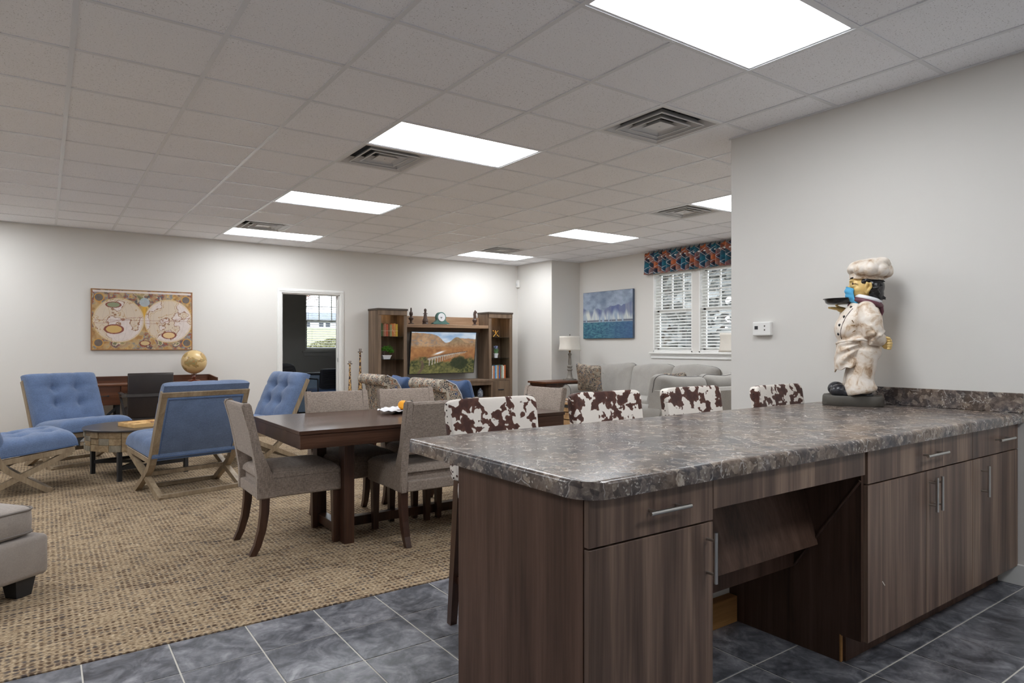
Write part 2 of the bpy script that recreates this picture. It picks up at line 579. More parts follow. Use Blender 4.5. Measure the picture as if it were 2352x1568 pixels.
def cow_mat():
    k = NT('cowhide_print')
    v = k.co(rand=23.0)
    n = k.noise(v, 21, 2.0, 0.5, 0.25); b = k.noise(v, 5.5, 1)
    h = k.math('ADD', k.math('MULTIPLY', n, 0.74), k.math('MULTIPLY', b, 0.44))
    c = k.ramp(h, [(0.0, srgb(226, 218, 209)), (0.597, srgb(232, 225, 217)), (0.612, srgb(92, 60, 50)), (0.72, srgb(70, 43, 37))])
    k.bump(k.noise(k.co((1, 1, 0.2)), 380, 2), 0.25)
    m = k.fin(c, 0.8, spec=0.2)
    k.b.inputs['Sheen Weight'].default_value = 0.2
    return m


MAT['cow'] = cow_mat()
MAT['nail'] = plain('dark_nailhead', srgb(60, 52, 48), 0.35, 0.7)


def plaid_mat():
    k = NT('teal_orange_plaid'); v = k.co((1, 1, 1), rot=(PI / 4, 0, 0))
    sep = k.n('ShaderNodeSeparateXYZ'); k.l(v, sep.inputs[0])
    a, b = sep.outputs[1], sep.outputs[2]
    def saw(x, p, o=0.0):
        return k.math('FRACT', k.math('ADD', k.math('MULTIPLY', x, 1 / p), o))
    P = 0.13
    ra = k.ramp(saw(a, P * 2), [(0.0, srgb(34, 116, 138)), (0.25, srgb(44, 70, 104)), (0.5, srgb(212, 122, 74)), (0.75, srgb(58, 48, 58))], 'CONSTANT')
    rb = k.ramp(saw(b, P * 2, 0.37), [(0.0, srgb(30, 104, 124)), (0.3, srgb(46, 52, 76)), (0.5, srgb(176, 98, 62)), (0.8, srgb(40, 78, 100))], 'CONSTANT')
    c = k.mix(0.5, ra, rb)
    la = k.ramp(saw(a, P, 0.1), [(0.0, (1, 1, 1, 1)), (0.05, (0, 0, 0, 1))], 'CONSTANT')
    lb = k.ramp(saw(b, P, 0.6), [(0.0, (1, 1, 1, 1)), (0.05, (0, 0, 0, 1))], 'CONSTANT')
    c = k.mix(k.math('MAXIMUM', la, lb), c, srgb(196, 196, 200))
    return k.fin(c, 0.7)


MAT['plaid'] = plaid_mat()


def glass_mat(name, tint=(1, 1, 1, 1), gloss=0.06):
    k = NT(name)
    tr = k.n('ShaderNodeBsdfTransparent'); tr.inputs[0].default_value = tint
    gl = k.n('ShaderNodeBsdfGlossy'); gl.inputs['Roughness'].default_value = 0.02
    fr = k.n('ShaderNodeFresnel'); fr.inputs[0].default_value = 1.45
    mx = k.n('ShaderNodeMixShader')
    k.l(fr.outputs[0], mx.inputs[0]); k.l(tr.outputs[0], mx.inputs[1]); k.l(gl.outputs[0], mx.inputs[2])
    k.l(mx.outputs[0], k.out.inputs[0])
    return k.m


MAT['glass'] = glass_mat('window_glass')
MAT['shelf_glass'] = glass_mat('smoked_shelf_glass', (0.55, 0.62, 0.6, 1))


def print_mat(name, rough, emit=0.0):
    k = NT(name)
    a = k.n('ShaderNodeVertexColor'); a.layer_name = 'Col'
    if emit:
        k.b.inputs['Base Color'].default_value = (0.01, 0.01, 0.01, 1)
        k.l(a.outputs[0], k.b.inputs['Emission Color']); k.b.inputs['Emission Strength'].default_value = emit
        k.b.inputs['Roughness'].default_value = rough
    else:
        k.fin(a.outputs[0], rough)
    return k.m


MAT['print'] = print_mat('canvas_print', 0.7)
MAT['screen'] = print_mat('lit_screen', 0.25, 0.8)


def statue_mat():
    """cream resin with an uneven brown antiquing wash"""
    k = NT('antiqued_cream_resin'); v = k.co()
    n = k.noise(v, 17, 4, 0.65, 0.6)
    c = k.ramp(n, [(0.30, srgb(150, 116, 84)), (0.40, srgb(204, 182, 158)), (0.50, srgb(226, 214, 200)), (0.70, srgb(238, 231, 223))])
    return k.fin(c, 0.42)


MAT['resin'] = statue_mat()
MAT['skin'] = plain('painted_yellow_skin', srgb(222, 190, 122), 0.4, var=0.07, nscale=30)
MAT['hair'] = plain('glossy_black_paint', srgb(30, 29, 32), 0.25)
MAT['mask'] = plain('blue_surgical_mask', srgb(84, 174, 222), 0.7, var=0.06)
MAT['maroon'] = plain('maroon_paint', srgb(98, 54, 66), 0.45, var=0.1)
MAT['shoe'] = plain('black_shoe_paint', srgb(42, 43, 48), 0.3)
MAT['stone_base'] = plain('dark_resin_base', srgb(78, 74, 68), 0.55, var=0.12, nscale=20)

# ------------------------------------------------------------------ dimensions of the place (metres)
CEIL = 2.743
CTOP = CEIL + 0.45                            # underside of the deck above the hung ceiling
GX0, GY0, GS = 0.112, 3.425, 0.6096          # ceiling grid origin and pitch
XL, XP, XR = -3.2, 4.097, 7.95               # left wall, partition face, window wall
YF, YP, YB = -2.6, 3.0, 10.1                 # wall behind, partition end, far wall
YE = 3.05                                    # carpet / tile edge
TX0, TS = 0.114, 0.3033                      # floor tile joints


def struct(name, mb, mat, parent=None, smooth=False):
    o = mb.build(name, mat, parent, smooth)
    o['kind'] = 'structure'
    return o


def in_view(p, margin=0.0):
    a = math.radians(35.364); c, s_ = math.cos(a), math.sin(a)
    xr = p[0] * c - p[1] * s_; d = p[0] * s_ + p[1] * c
    if d < 0.2: return False
    u = 1176 + 1511.6 * xr / d; v = 793.9 - 1511.6 * (p[2] - CAM_H) / d
    return -margin < u < 2352 + margin and -margin < v < 1568 + margin


# floor -------------------------------------------------------------
floor = struct('floor', MB().box((XL, YF, -0.12), (8.1, YB, -0.0025)), MAT['grout'])
mb = MB()
mb.box((XL, YE, -0.002), (XR, YB + 0.12, 0.004))
mb.box((XP + 0.15, YP, -0.002), (XR, YE, 0.004))
mb.build('carpet', MAT['carpet'], floor)
far_tiles = MB(); tile_me = None
nx0 = int(math.floor((XL - TX0) / TS)); nx1 = int(math.ceil((XP - TX0) / TS))
ny = int(math.ceil((YE - YF) / TS))
for i in range(nx0, nx1):
    for j in range(ny):
        x0, x1 = TX0 + i * TS + 0.003, TX0 + (i + 1) * TS - 0.003
        y1, y0 = YE - j * TS - 0.003, YE - (j + 1) * TS + 0.003
        x0 = max(x0, XL + 0.002); x1 = min(x1, XP - 0.002); y0 = max(y0, YF + 0.002)
        if x1 - x0 < 0.01 or y1 - y0 < 0.01: continue
        vis = any(in_view((x, y, 0), 30) for x in (x0, x1) for y in (y0, y1))
        full = abs(x1 - x0 - TS + 0.006) < 1e-4 and abs(y1 - y0 - TS + 0.006) < 1e-4
        if vis and full:
            if tile_me is None:
                h = (TS - 0.006) / 2
                tile_me = MB().box((-h, -h, -0.008), (h, h, 0.0), bev=0.0015).build('floor_tile', MAT['slate'], floor)
                tile_me.location = ((x0 + x1) / 2, (y0 + y1) / 2, 0)
            else:
                share('floor_tile', tile_me, floor, ((x0 + x1) / 2, (y0 + y1) / 2, 0), random.randrange(4) * PI / 2)
        elif vis:
            MB().box((x0, y0, -0.008), (x1, y1, 0), bev=0.0015).build('floor_tile', MAT['slate'], floor)
        else:
            far_tiles.box((x0, y0, -0.008), (x1, y1, 0))
tag(far_tiles.build('floor_tile_field', MAT['slate'], floor), kind='stuff')

# ceiling -----------------------------------------------------------
ceil = struct('ceiling', MB().box((XL, YF, CTOP), (8.1, YB, CTOP + 0.04)), MAT['wall'])
LIGHTS = [(i, j) for i in (3, 9, -3) for j in (-7, -3, 1, 5, 9) if not (i == 9 and j < 0) and not (i == -3 and j == -7)]
VENTS = [(5, -1), (3, 2), (3, 8), (9, 2), (9, 8)]
skip = set(VENTS)
for i, j in LIGHTS: skip |= {(i, j), (i + 1, j)}
i0 = int(math.floor((XL - GX0) / GS)); i1 = int(math.ceil((XR - GX0) / GS))
j0 = int(math.floor((YF - GY0) / GS)); j1 = int(math.ceil((YB - GY0) / GS))
hid = MB(); ct = None
TZ = CEIL + 0.005
for i in range(i0, i1):
    for j in range(j0, j1):
        if (i, j) in skip: continue
        x0 = max(GX0 + i * GS, XL); x1 = min(GX0 + (i + 1) * GS, XR)
        y0 = max(GY0 + j * GS, YF); y1 = min(GY0 + (j + 1) * GS, YB)
        if x1 - x0 < 0.02 or y1 - y0 < 0.02: continue
        if x0 > XP + 0.1 and y1 < YP: continue
        vis = any(in_view((x, y, TZ), 10) for x in (x0, x1) for y in (y0, y1))
        full = x1 - x0 > GS - 1e-3 and y1 - y0 > GS - 1e-3
        if vis and full:
            if ct is None:
                h = GS / 2
                ct = MB().box((-h, -h, 0), (h, h, 0.018)).build('ceiling_tile', MAT['ceil'], ceil)
                ct.location = ((x0 + x1) / 2, (y0 + y1) / 2, TZ)
            else:
                share('ceiling_tile', ct, ceil, ((x0 + x1) / 2, (y0 + y1) / 2, TZ + random.uniform(0, 0.0015)))
        elif vis:
            MB().box((x0, y0, TZ), (x1, y1, TZ + 0.018)).build('ceiling_tile', MAT['ceil'], ceil)
        else:
            hid.box((x0, y0, TZ), (x1, y1, TZ + 0.018))
tag(hid.build('ceiling_tile_field', MAT['ceil'], ceil), kind='stuff')


def tee(p, q, up=0.0):
    MB().bar((p[0], p[1], CEIL + 0.003 + up), (q[0], q[1], CEIL + 0.003 + up), 0.024, 0.006).build('grid_tee', MAT['tee'], ceil)


def light_gap(i, j):
    """cross tees that a 2 x 4 ft fixture interrupts"""
    return any(i == a + 1 and j == b for a, b in LIGHTS)


for i in range(i0 + 1, i1):
    x = GX0 + i * GS
    ys = [j for j in range(j0, j1)]
    run = None
    lo = YP if x > XP + 0.1 else YF
    cuts = sorted(GY0 + j * GS for (a, j) in LIGHTS if a + 1 == i)
    p = lo
    for c in cuts:
        if c < lo: continue
        if c - p > 0.05: tee((x, p), (x, c))
        p = c + GS
    if YB - p > 0.05: tee((x, p), (x, YB))
for j in range(j0 + 1, j1):
    y = GY0 + j * GS
    tee((XL, y), ((XP if y < YP else XR), y), 0.0012)


def wall_angle(p, q):
    MB().bar((p[0], p[1], CEIL + 0.002), (q[0], q[1], CEIL + 0.002), 0.022, 0.004).build('wall_angle', MAT['tee'], ceil)


wall_angle((XL, YB - 0.011), (7.3, YB - 0.011))
wall_angle((7.289, 9.075), (7.289, YB))
wall_angle((7.3, 9.064), (XR, 9.064))
wall_angle((XR - 0.011, YP), (XR - 0.011, 9.075))
wall_angle((XP - 0.011, YF), (XP - 0.011, YP))
wall_angle((XP, YP + 0.011), (XR, YP + 0.011))

# walls -------------------------------------------------------------
DX0, DX1, DZ = 2.905, 3.815, 2.04           # door opening
m = MB()
m.box((XL - 0.12, YB, 0), (DX0, YB + 0.12, CTOP)); m.box((DX1, YB, 0), (8.1, YB + 0.12, CTOP)); m.box((DX0, YB, DZ), (DX1, YB + 0.12, CTOP))
struct('wall_back', m, MAT['wall'])
struct('wall_left', MB().box((XL - 0.12, YF - 0.12, 0), (XL, YB, CTOP)), MAT['wall'])
struct('wall_front', MB().box((XL, YF - 0.12, 0), (XP, YF, CTOP)), MAT['wall'])
m = MB(); m.box((XP, YF - 0.12, 0), (XP + 0.15, YP, CTOP)); m.box((XP + 0.15, YP - 0.15, 0), (XR, YP, CTOP))
struct('wall_partition', m, MAT['wall'])
struct('wall_pier', MB().box((7.3, 9.075, 0), (8.1, YB, CTOP)), MAT['wall'])
WZ0, WZ1 = 1.135, 2.42
WA0, WA1, WB0, WB1 = 5.60, 6.39, 6.51, 7.295  # the two windows along Y
m = MB()
m.box((XR, YP - 0.15, 0), (8.1, 9.2, WZ0)); m.box((XR, YP - 0.15, WZ1), (8.1, 9.2, CTOP))
m.box((XR, YP - 0.15, WZ0), (8.1, WA0, WZ1)); m.box((XR, WA1, WZ0), (8.1, WB0, WZ1)); m.box((XR, WB1, WZ0), (8.1, 9.2, WZ1))
struct('wall_right', m, MAT['wall'])

# baseboards
def base(name, lo, hi):
    m = MB(); m.box(lo, hi, bev=0.004)
    struct(name, m, MAT['white'])


base('baseboard_back', (XL, YB - 0.014, 0), (DX0 - 0.07, YB, 0.11))
base('baseboard_far', (DX1 + 0.07, YB - 0.014, 0), (7.3, YB, 0.11))
base('baseboard_partition', (XP - 0.014, YF, 0), (XP, 1.9, 0.11))
base('baseboard_right', (XR - 0.014, YP, 0), (XR, 9.075, 0.11))
base('baseboard_pier', (7.286, 9.075, 0), (7.3, YB, 0.11))

# door casing, left leaf not hung: an open doorway to a back office
def casing(parent):
    pass


tr = MB()
for x0, x1 in ((DX0 - 0.062, DX0 + 0.004), (DX1 - 0.004, DX1 + 0.062)):
    tr.box((x0, YB - 0.018, 0), (x1, YB, DZ + 0.004), bev=0.004)
    tr.box((x0 + 0.012, YB - 0.026, 0), (x1 - 0.03, YB - 0.015, DZ + 0.02), bev=0.003)
tr.box((DX0 - 0.062, YB - 0.018, DZ - 0.004), (DX1 + 0.062, YB, DZ + 0.062), bev=0.004)
tr.box((DX0 - 0.05, YB - 0.026, DZ + 0.02), (DX1 + 0.05, YB - 0.015, DZ + 0.05), bev=0.003)
door = struct('door_1', tr, MAT['white'])
j = MB()
j.box((DX0, YB, 0), (DX0 + 0.018, YB + 0.12, DZ)); j.box((DX1 - 0.018, YB, 0), (DX1, YB + 0.12, DZ)); j.box((DX0, YB, DZ - 0.018), (DX1, YB + 0.12, DZ))
j.build('door_jamb', MAT['white'], door)
MB().box((DX1 - 0.03, YB + 0.05, 0), (DX1 - 0.018, YB + 0.085, DZ - 0.018)).build('door_stop', MAT['white'], door)
MB().box((DX1 - 0.022, YB + 0.012, 0.98), (DX1 - 0.0165, YB + 0.042, 1.04)).build('strike_plate', MAT['nickel'], door)
for z in (0.25, 1.05, 1.8):
    MB().box((DX0 + 0.0165, YB + 0.01, z), (DX0 + 0.022, YB + 0.035, z + 0.09)).build('hinge', MAT['nickel'], door)

# back office seen through the doorway
OY = 13.1
OWX0, OWX1, OZ0, OZ1 = 4.235, 5.15, 1.13, 2.36
MAT['office_wall'] = plain('office_grey_paint', srgb(216, 215, 212), 0.8, var=0.012)
m = MB()
m.box((2.0, OY, 0), (OWX0, OY + 0.15, CEIL)); m.box((OWX1, OY, 0), (7.0, OY + 0.15, CEIL))
m.box((OWX0, OY, 0), (OWX1, OY + 0.15, OZ0)); m.box((OWX0, OY, OZ1), (OWX1, OY + 0.15, CEIL))
struct('wall_office_back', m, MAT['office_wall'])
struct('wall_office_left', MB().box((1.9, YB + 0.12, 0), (2.0, OY + 0.15, CEIL)), MAT['office_wall'])
struct('wall_office_right', MB().box((7.0, YB + 0.12, 0), (7.1, OY + 0.15, CEIL)), MAT['office_wall'])
struct('ceiling_office', MB().box((1.9, YB + 0.12, CEIL), (7.1, OY + 0.15, CEIL + 0.05)), MAT['office_wall'])
MAT['office_floor'] = plain('office_dark_carpet', srgb(58, 56, 58), 0.95, var=0.12, nscale=60)
struct('floor_office', MB().box((1.9, YB + 0.12, -0.1), (7.1, OY + 0.15, 0.0)), MAT['office_floor'])


# windows -----------------------------------------------------------
def window(name, width, z0, z1, M, cols=3, glass='glass'):
    """double-hung window; local x along the wall, y outward"""
    h = width / 2; zm = (z0 + z1) / 2
    f = MB()
    f.box((-h, 0.0, z0), (-h + 0.02, 0.15, z1)); f.box((h - 0.02, 0, z0), (h, 0.15, z1))
    f.box((-h, 0, z1 - 0.02), (h, 0.15, z1)); f.box((-h, 0, z0), (h, 0.15, z0 + 0.02))
    win = f.build(name, MAT['white'], None, xf=M); win['kind'] = 'structure'
    for (a, b, y) in ((z0 + 0.02, zm + 0.02, 0.085), (zm - 0.02, z1 - 0.02, 0.12)):
        s_ = MB()
        s_.box((-h + 0.02, y, a), (-h + 0.065, y + 0.03, b)); s_.box((h - 0.065, y, a), (h - 0.02, y + 0.03, b))
        s_.box((-h + 0.02, y, a), (h - 0.02, y + 0.03, a + 0.045)); s_.box((-h + 0.02, y, b - 0.045), (h - 0.02, y + 0.03, b))
        sash = s_.build('sash', MAT['white'], win, xf=M)
        MB().box((-h + 0.06, y + 0.012, a + 0.04), (h - 0.06, y + 0.016, b - 0.04)).build('pane', MAT[glass], sash, xf=M)
        if y > 0.1:
            for k in range(1, cols):
                x = -h + 0.065 + (width - 0.13) * k / cols
                MB().box((x - 0.009, y + 0.004, a + 0.045), (x + 0.009, y + 0.026, b - 0.045)).build('muntin', MAT['white'], sash, xf=M)
            MB().box((-h + 0.065, y + 0.004, (a + b) / 2 - 0.009), (h - 0.065, y + 0.026, (a + b) / 2 + 0.009)).build('muntin', MAT['white'], sash, xf=M)
    return win


MW1 = T(XR, (WB0 + WB1) / 2, 0) @ RZ(-PI / 2); MW2 = T(XR, (WA0 + WA1) / 2, 0) @ RZ(-PI / 2); MW3 = T((OWX0 + OWX1) / 2, OY, 0)
window('window_1', WB1 - WB0, WZ0, WZ1, MW1)
window('window_2', WA1 - WA0, WZ0, WZ1, MW2)
window('window_3', OWX1 - OWX0, OZ0, OZ1, MW3)
s_ = MB()
s_.box((XR - 0.05, WA0 - 0.05, WZ0 - 0.03), (XR + 0.02, WB1 + 0.05, WZ0), bev=0.006); s_.box((XR - 0.03, WA0 - 0.03, WZ0 - 0.055), (XR, WB1 + 0.03, WZ0 - 0.03), bev=0.006); s_.box((XR - 0.018, WA0 - 0.03, WZ0 - 0.10), (XR, WB1 + 0.03, WZ0 - 0.055), bev=0.004)
struct('trim_1', s_, MAT['white'])
s_ = MB()
s_.box((OWX0 - 0.06, OY - 0.05, OZ0 - 0.03), (OWX1 + 0.06, OY + 0.02, OZ0), bev=0.005); s_.box((OWX0 - 0.03, OY - 0.02, OZ0 - 0.10), (OWX1 + 0.03, OY, OZ0 - 0.03), bev=0.004)
struct('trim_2', s_, MAT['white'])


def blind(label, width, z0, z1, M, tilt=0.40, pitch=0.046):
    b = thing('window_blind', label, 'blind', group='white slat blinds')
    h = width / 2 - 0.022
    MB().box((-h, 0.008, z1 - 0.06), (h, 0.06, z1 - 0.02), bev=0.003).build('headrail', MAT['white'], b, xf=M)
    MB().box((-h, 0.012, z0 + 0.022), (h, 0.058, z0 + 0.04), bev=0.004).build('bottom_rail', MAT['white'], b, xf=M)
    n = int((z1 - z0 - 0.12) / pitch); first = None
    for k in range(n):
        z = z0 + 0.07 + k * pitch
        s0 = MB(); s0.box((-h, -0.025, -0.0014), (h, 0.025, 0.0014), M=RX(tilt))
        o = s0.build('slat', MAT['white'], b) if first is None else share('slat', first, b)
        o.matrix_local = M @ T(0, 0.035, z)
        if first is None: first = o
        else: s0.bm.free()
    for x in (-h * 0.72, h * 0.72):
        MB().tube([(x, 0.008, z0 + 0.04), (x, 0.008, z1 - 0.04)], 0.0014, 5).build('ladder_cord', MAT['white'], b, xf=M)
    MB().tube([(-h + 0.04, 0.002, z1 - 0.06), (-h + 0.04, 0.0, (z0 + z1) / 2)], 0.003, 6).build('tilt_wand', MAT['white'], b, xf=M)
    return b



blind('white slat blind in the window next to the sailing picture', WB1 - WB0, WZ0, WZ1, MW1)
blind('white slat blind in the window beside the lamp, half hidden by wall', WA1 - WA0, WZ0, WZ1, MW2)
blind('white slat blind in the office window beyond the doorway', OWX1 - OWX0, OZ0, OZ1, MW3, tilt=0.22)

# outdoors: ground, a house and trees beyond the windows --------------
MAT['lawn'] = plain('autumn_lawn', srgb(118, 122, 88), 0.95, var=0.25, nscale=2)
MAT['bounce_ground'] = plain('pale_bounce_ground', srgb(214, 212, 208), 0.9, var=0.06, nscale=2)  # pale tone chosen to throw daylight back up into the room
g = MB()
g.pts([(-60, 13.3, -0.4), (160, 13.3, -0.4), (160, 24, -0.4), (-60, 24, -0.4), (160, 220, 8.2), (-60, 220, 8.2)], [(0, 1, 2, 3), (3, 2, 4, 5)])
g.box((14.0, -60, -0.6), (160, 13.3, -0.4))
struct('ground_outside', g, MAT['lawn'])
struct('ground_bounce', MB().box((-40, -40, -0.6), (XL - 0.13, 13.3, -0.4)).box((XL - 0.13, -40, -0.6), (8.12, YF - 0.13, -0.4)).box((8.12, -40, -0.6), (14.0, 13.3, -0.4)), MAT['bounce_ground'])  # unseen pale ground, added to bounce daylight indoors
MAT['siding'] = plain('white_siding', srgb(214, 218, 226), 0.7)
MAT['roof'] = plain('slate_roof', srgb(112, 120, 134), 0.8, var=0.15)
MAT['pane_far'] = plain('dark_far_pane', srgb(52, 58, 70), 0.2)
h = thing('house', 'white sided house with grey roof seen through the office window', 'house', (55.5, 160.0, 5.0), math.radians(-12))
MB().box((-11, 0, 0), (11, 9, 2.6)).build('wall', MAT['siding'], h)
MB().prism([(-11.8, -0.8, 2.5), (-11.8, 9.8, 2.5), (-11.8, 4.5, 4.7)], (23.6, 0, 0)).build('roof', MAT['roof'], h)
for x in (-9, -6, -3, 0.2, 1.8, 5, 8):
    wf = MB().box((x - 0.65, -0.06, 0.7), (x + 0.65, 0.0, 2.1)).build('window', MAT['white'], h)
    MB().box((x - 0.55, -0.08, 0.8), (x + 0.55, -0.05, 2.0)).build('pane', MAT['pane_far'], wf)
MAT['bark'] = plain('grey_bark', srgb(96, 86, 80), 0.95, var=0.2, nscale=6)
MAT['leaf_red'] = plain('russet_leaves', srgb(132, 92, 76), 0.9, var=0.35, nscale=3)
MAT['leaf_olive'] = plain('olive_leaves', srgb(112, 112, 72), 0.9, var=0.35, nscale=3)


def bare_tree(label, loc, height, seed, leaf=None, name='bare_tree', grp=None):
    rnd = random.Random(seed)
    t = thing(name, label, 'tree', loc, rnd.uniform(0, 6), grp)
    mb_ = MB(); tips = []
    def grow(p, d, L, r, k):
        q = p + d * L
        mid = (p + q) / 2 + V((rnd.uniform(-1, 1), rnd.uniform(-1, 1), 0)) * L * 0.06
        mb_.tube([p, mid, q], [r, r * 0.85, r * 0.7], 5, cap=False)
        if k == 0: tips.append(q); return
        for _ in range(3 if k > 1 else 4):
            n = (d + V((rnd.uniform(-1, 1), rnd.uniform(-1, 1), rnd.uniform(-0.25, 0.7))) * 0.75).normalized()
            grow(p + d * L * rnd.uniform(0.55, 1.0), n, L * rnd.uniform(0.6, 0.8), r * 0.6, k - 1)
    grow(V((0, 0, 0)), V((0, 0, 1)), height * 0.36, height * 0.012, 4)
    mb_.build('trunk', MAT['bark'], t)
    if leaf:
        lb = MB()
        for q in tips:
            for _ in range(9):
                c = q + V((rnd.gauss(0, .05 * height), rnd.gauss(0, .05 * height), rnd.gauss(0, .04 * height)))
                a = V((rnd.uniform(-1, 1), rnd.uniform(-1, 1), rnd.uniform(-1, 1))).normalized() * 0.016 * height
                b_ = V((rnd.uniform(-1, 1), rnd.uniform(-1, 1), rnd.uniform(-1, 1))).normalized() * 0.013 * height
                lb.pts([c - a, c + b_, c + a, c - b_], [(0, 1, 2, 3)])
        tag(lb.build('foliage', leaf, t), kind='stuff')
    return t


bare_tree('russet leaved tree beyond the office window, beside the house', (49.0, 153, 4.9), 10.5, 3, MAT['leaf_red'], 'russet_tree')
bare_tree('olive leaved tree behind the house roof, seen through the office blind', (70.0, 176, 6.3), 11.0, 5, MAT['leaf_olive'], 'olive_tree')
MAT['needles'] = plain('grey_green_foliage', srgb(118, 121, 119), 0.9, var=0.3, nscale=1)
TREES = [('tall evergreen tree outside the window next to the sailing picture', 17.0, 15.0, 6.0), ('shorter evergreen tree outside the window next to the sailing picture', 20.5, 18.6, 5.4),
         ('evergreen tree outside the window beside the lamp', 14.2, 10.75, 5.4), ('low evergreen tree partly behind the lamp shade', 23.0, 14.6, 5.6), ('far evergreen tree beyond the others, past the sofa windows', 27.0, 22.5, 7.0)]
for k, (lab, x, y, hh) in enumerate(TREES):
    rnd = random.Random(70 + k); tt = thing('evergreen_tree', lab, 'tree', (x, y, -0.4), 0, 'evergreen trees outside the sofa windows')
    MB().tube([(0, 0, 0), (0.05, 0, hh * 0.5), (0, 0, hh)], [0.16, 0.1, 0.03], 8).build('trunk', MAT['bark'], tt)
    lb = MB()
    for _ in range(1500):
        zz = rnd.uniform(0.06, 1); th = rnd.uniform(0, 2 * PI); rr = hh * 0.30 * (1.05 - zz) ** 0.7 * math.sqrt(rnd.uniform(.05, 1))
        c = V((rr * math.cos(th), rr * math.sin(th), zz * hh))
        a = V((rnd.uniform(-1, 1), rnd.uniform(-1, 1), rnd.uniform(-.5, .5))).normalized() * 0.26; b_ = V((rnd.uniform(-1, 1), rnd.uniform(-1, 1), rnd.uniform(-1, 1))).normalized() * 0.14
        lb.pts([c - a, c + b_, c + a, c - b_], [(0, 1, 2, 3)])
    tag(lb.build('foliage', MAT['needles'], tt), kind='stuff')
for k, (x, y) in enumerate(((14.6, 42.0), (18.0, 49.0))):
    rnd = random.Random(50 + k); sh = thing('hedge_shrub', ('rounded olive shrub low on the lawn, closest to the office window', 'rounded olive shrub higher up the lawn, closer to the white house')[k], 'shrub', (x, y, -0.4 + (y - 24) * 0.0439), 0, 'shrubs on the lawn')
    lb = MB()
    for _ in range(900):
        th = rnd.uniform(0, 2 * PI); zz = rnd.uniform(0, 1); rr = math.sqrt(max(0, 1 - zz * zz)) * 1.2 * rnd.uniform(.8, 1)
        c = V((rr * math.cos(th), rr * math.sin(th), zz * 1.1))
        a = V((rnd.uniform(-1, 1), rnd.uniform(-1, 1), rnd.uniform(-1, 1))) * 0.09; b_ = V((rnd.uniform(-1, 1), rnd.uniform(-1, 1), rnd.uniform(-1, 1))) * 0.08
        lb.pts([c - a, c + b_, c + a, c - b_], [(0, 1, 2, 3)])
    tag(lb.build('foliage', MAT['leaf_olive'], sh), kind='stuff')
    MB().tube([(0, 0, 0), (0, 0, 0.6)], 0.06, 6).build('stem', MAT['bark'], sh)

# ceiling lights and vents -------------------------------------------
LL = {(3, -3): 'large white light panel above the kitchen counter', (3, 1): 'white light panel beside a vent above the dining table', (3, 5): 'white light panel above the blue lounge chairs, without a vent beside it',
      (3, 9): 'white light panel with a vent beside it, close to the doorway wall', (9, 1): 'white light panel cut off by the kitchen wall end', (9, 5): 'white light panel above the grey sofa without a vent beside it', (9, 9): 'white light panel with a vent beside it, before the television corner'}
lt = None


def _ren(o, off, spot):
    if off:
        o.name = 'ceiling_light_%s_offscreen' % spot
        for ch in o.children:
            if ch.name.startswith('diffuser'): ch.name = 'diffuser_%s_offscreen' % spot


for (i, jj) in sorted(LIGHTS, key=lambda q: q not in LL):
    spot = ('left_' + {-3: 'counter', 1: 'table', 5: 'lounge', 9: 'desk'}[jj]) if i < 0 else 'kitchen_aisle'
    off = (i, jj) not in LL                   # next fixtures of the same ceiling grid, beyond the frame
    lab = LL.get((i, jj), 'flat white light panel of the ceiling grid, ' + {-7: 'over the kitchen aisle', -3: 'level with the kitchen counter', 1: 'level with the dining table', 5: 'level with the blue lounge chairs', 9: 'level with the walnut desk'}[jj])
    x = GX0 + (i + 1) * GS; y = GY0 + (jj + 0.5) * GS
    if lt is None:
        lt = thing('ceiling_light', lab, 'light', (x, y, CEIL), 0, 'ceiling light panels')
        f = MB(); a, b_ = GS - 0.003, GS / 2 - 0.003
        for lo, hi in (((-a, -b_), (a, -b_ + 0.024)), ((-a, b_ - 0.024), (a, b_)), ((-a, -b_ + 0.024), (-a + 0.024, b_ - 0.024)), ((a - 0.024, -b_ + 0.024), (a, b_ - 0.024))):
            f.box((lo[0], lo[1], 0.004), (hi[0], hi[1], 0.03))
        f.build('frame', MAT['tee'], lt)
        MB().box((-a + 0.022, -b_ + 0.022, 0.008), (a - 0.022, b_ - 0.022, 0.014)).build('diffuser', MAT['panel'], lt)
        MB().box((-a + 0.01, -b_ + 0.01, 0.03), (a - 0.01, b_ - 0.01, 0.06)).build('housing', MAT['tee'], lt)
    else:
        o = copy_tree(lt); o.location = (x, y, CEIL); o['label'] = lab; _ren(o, off, spot)

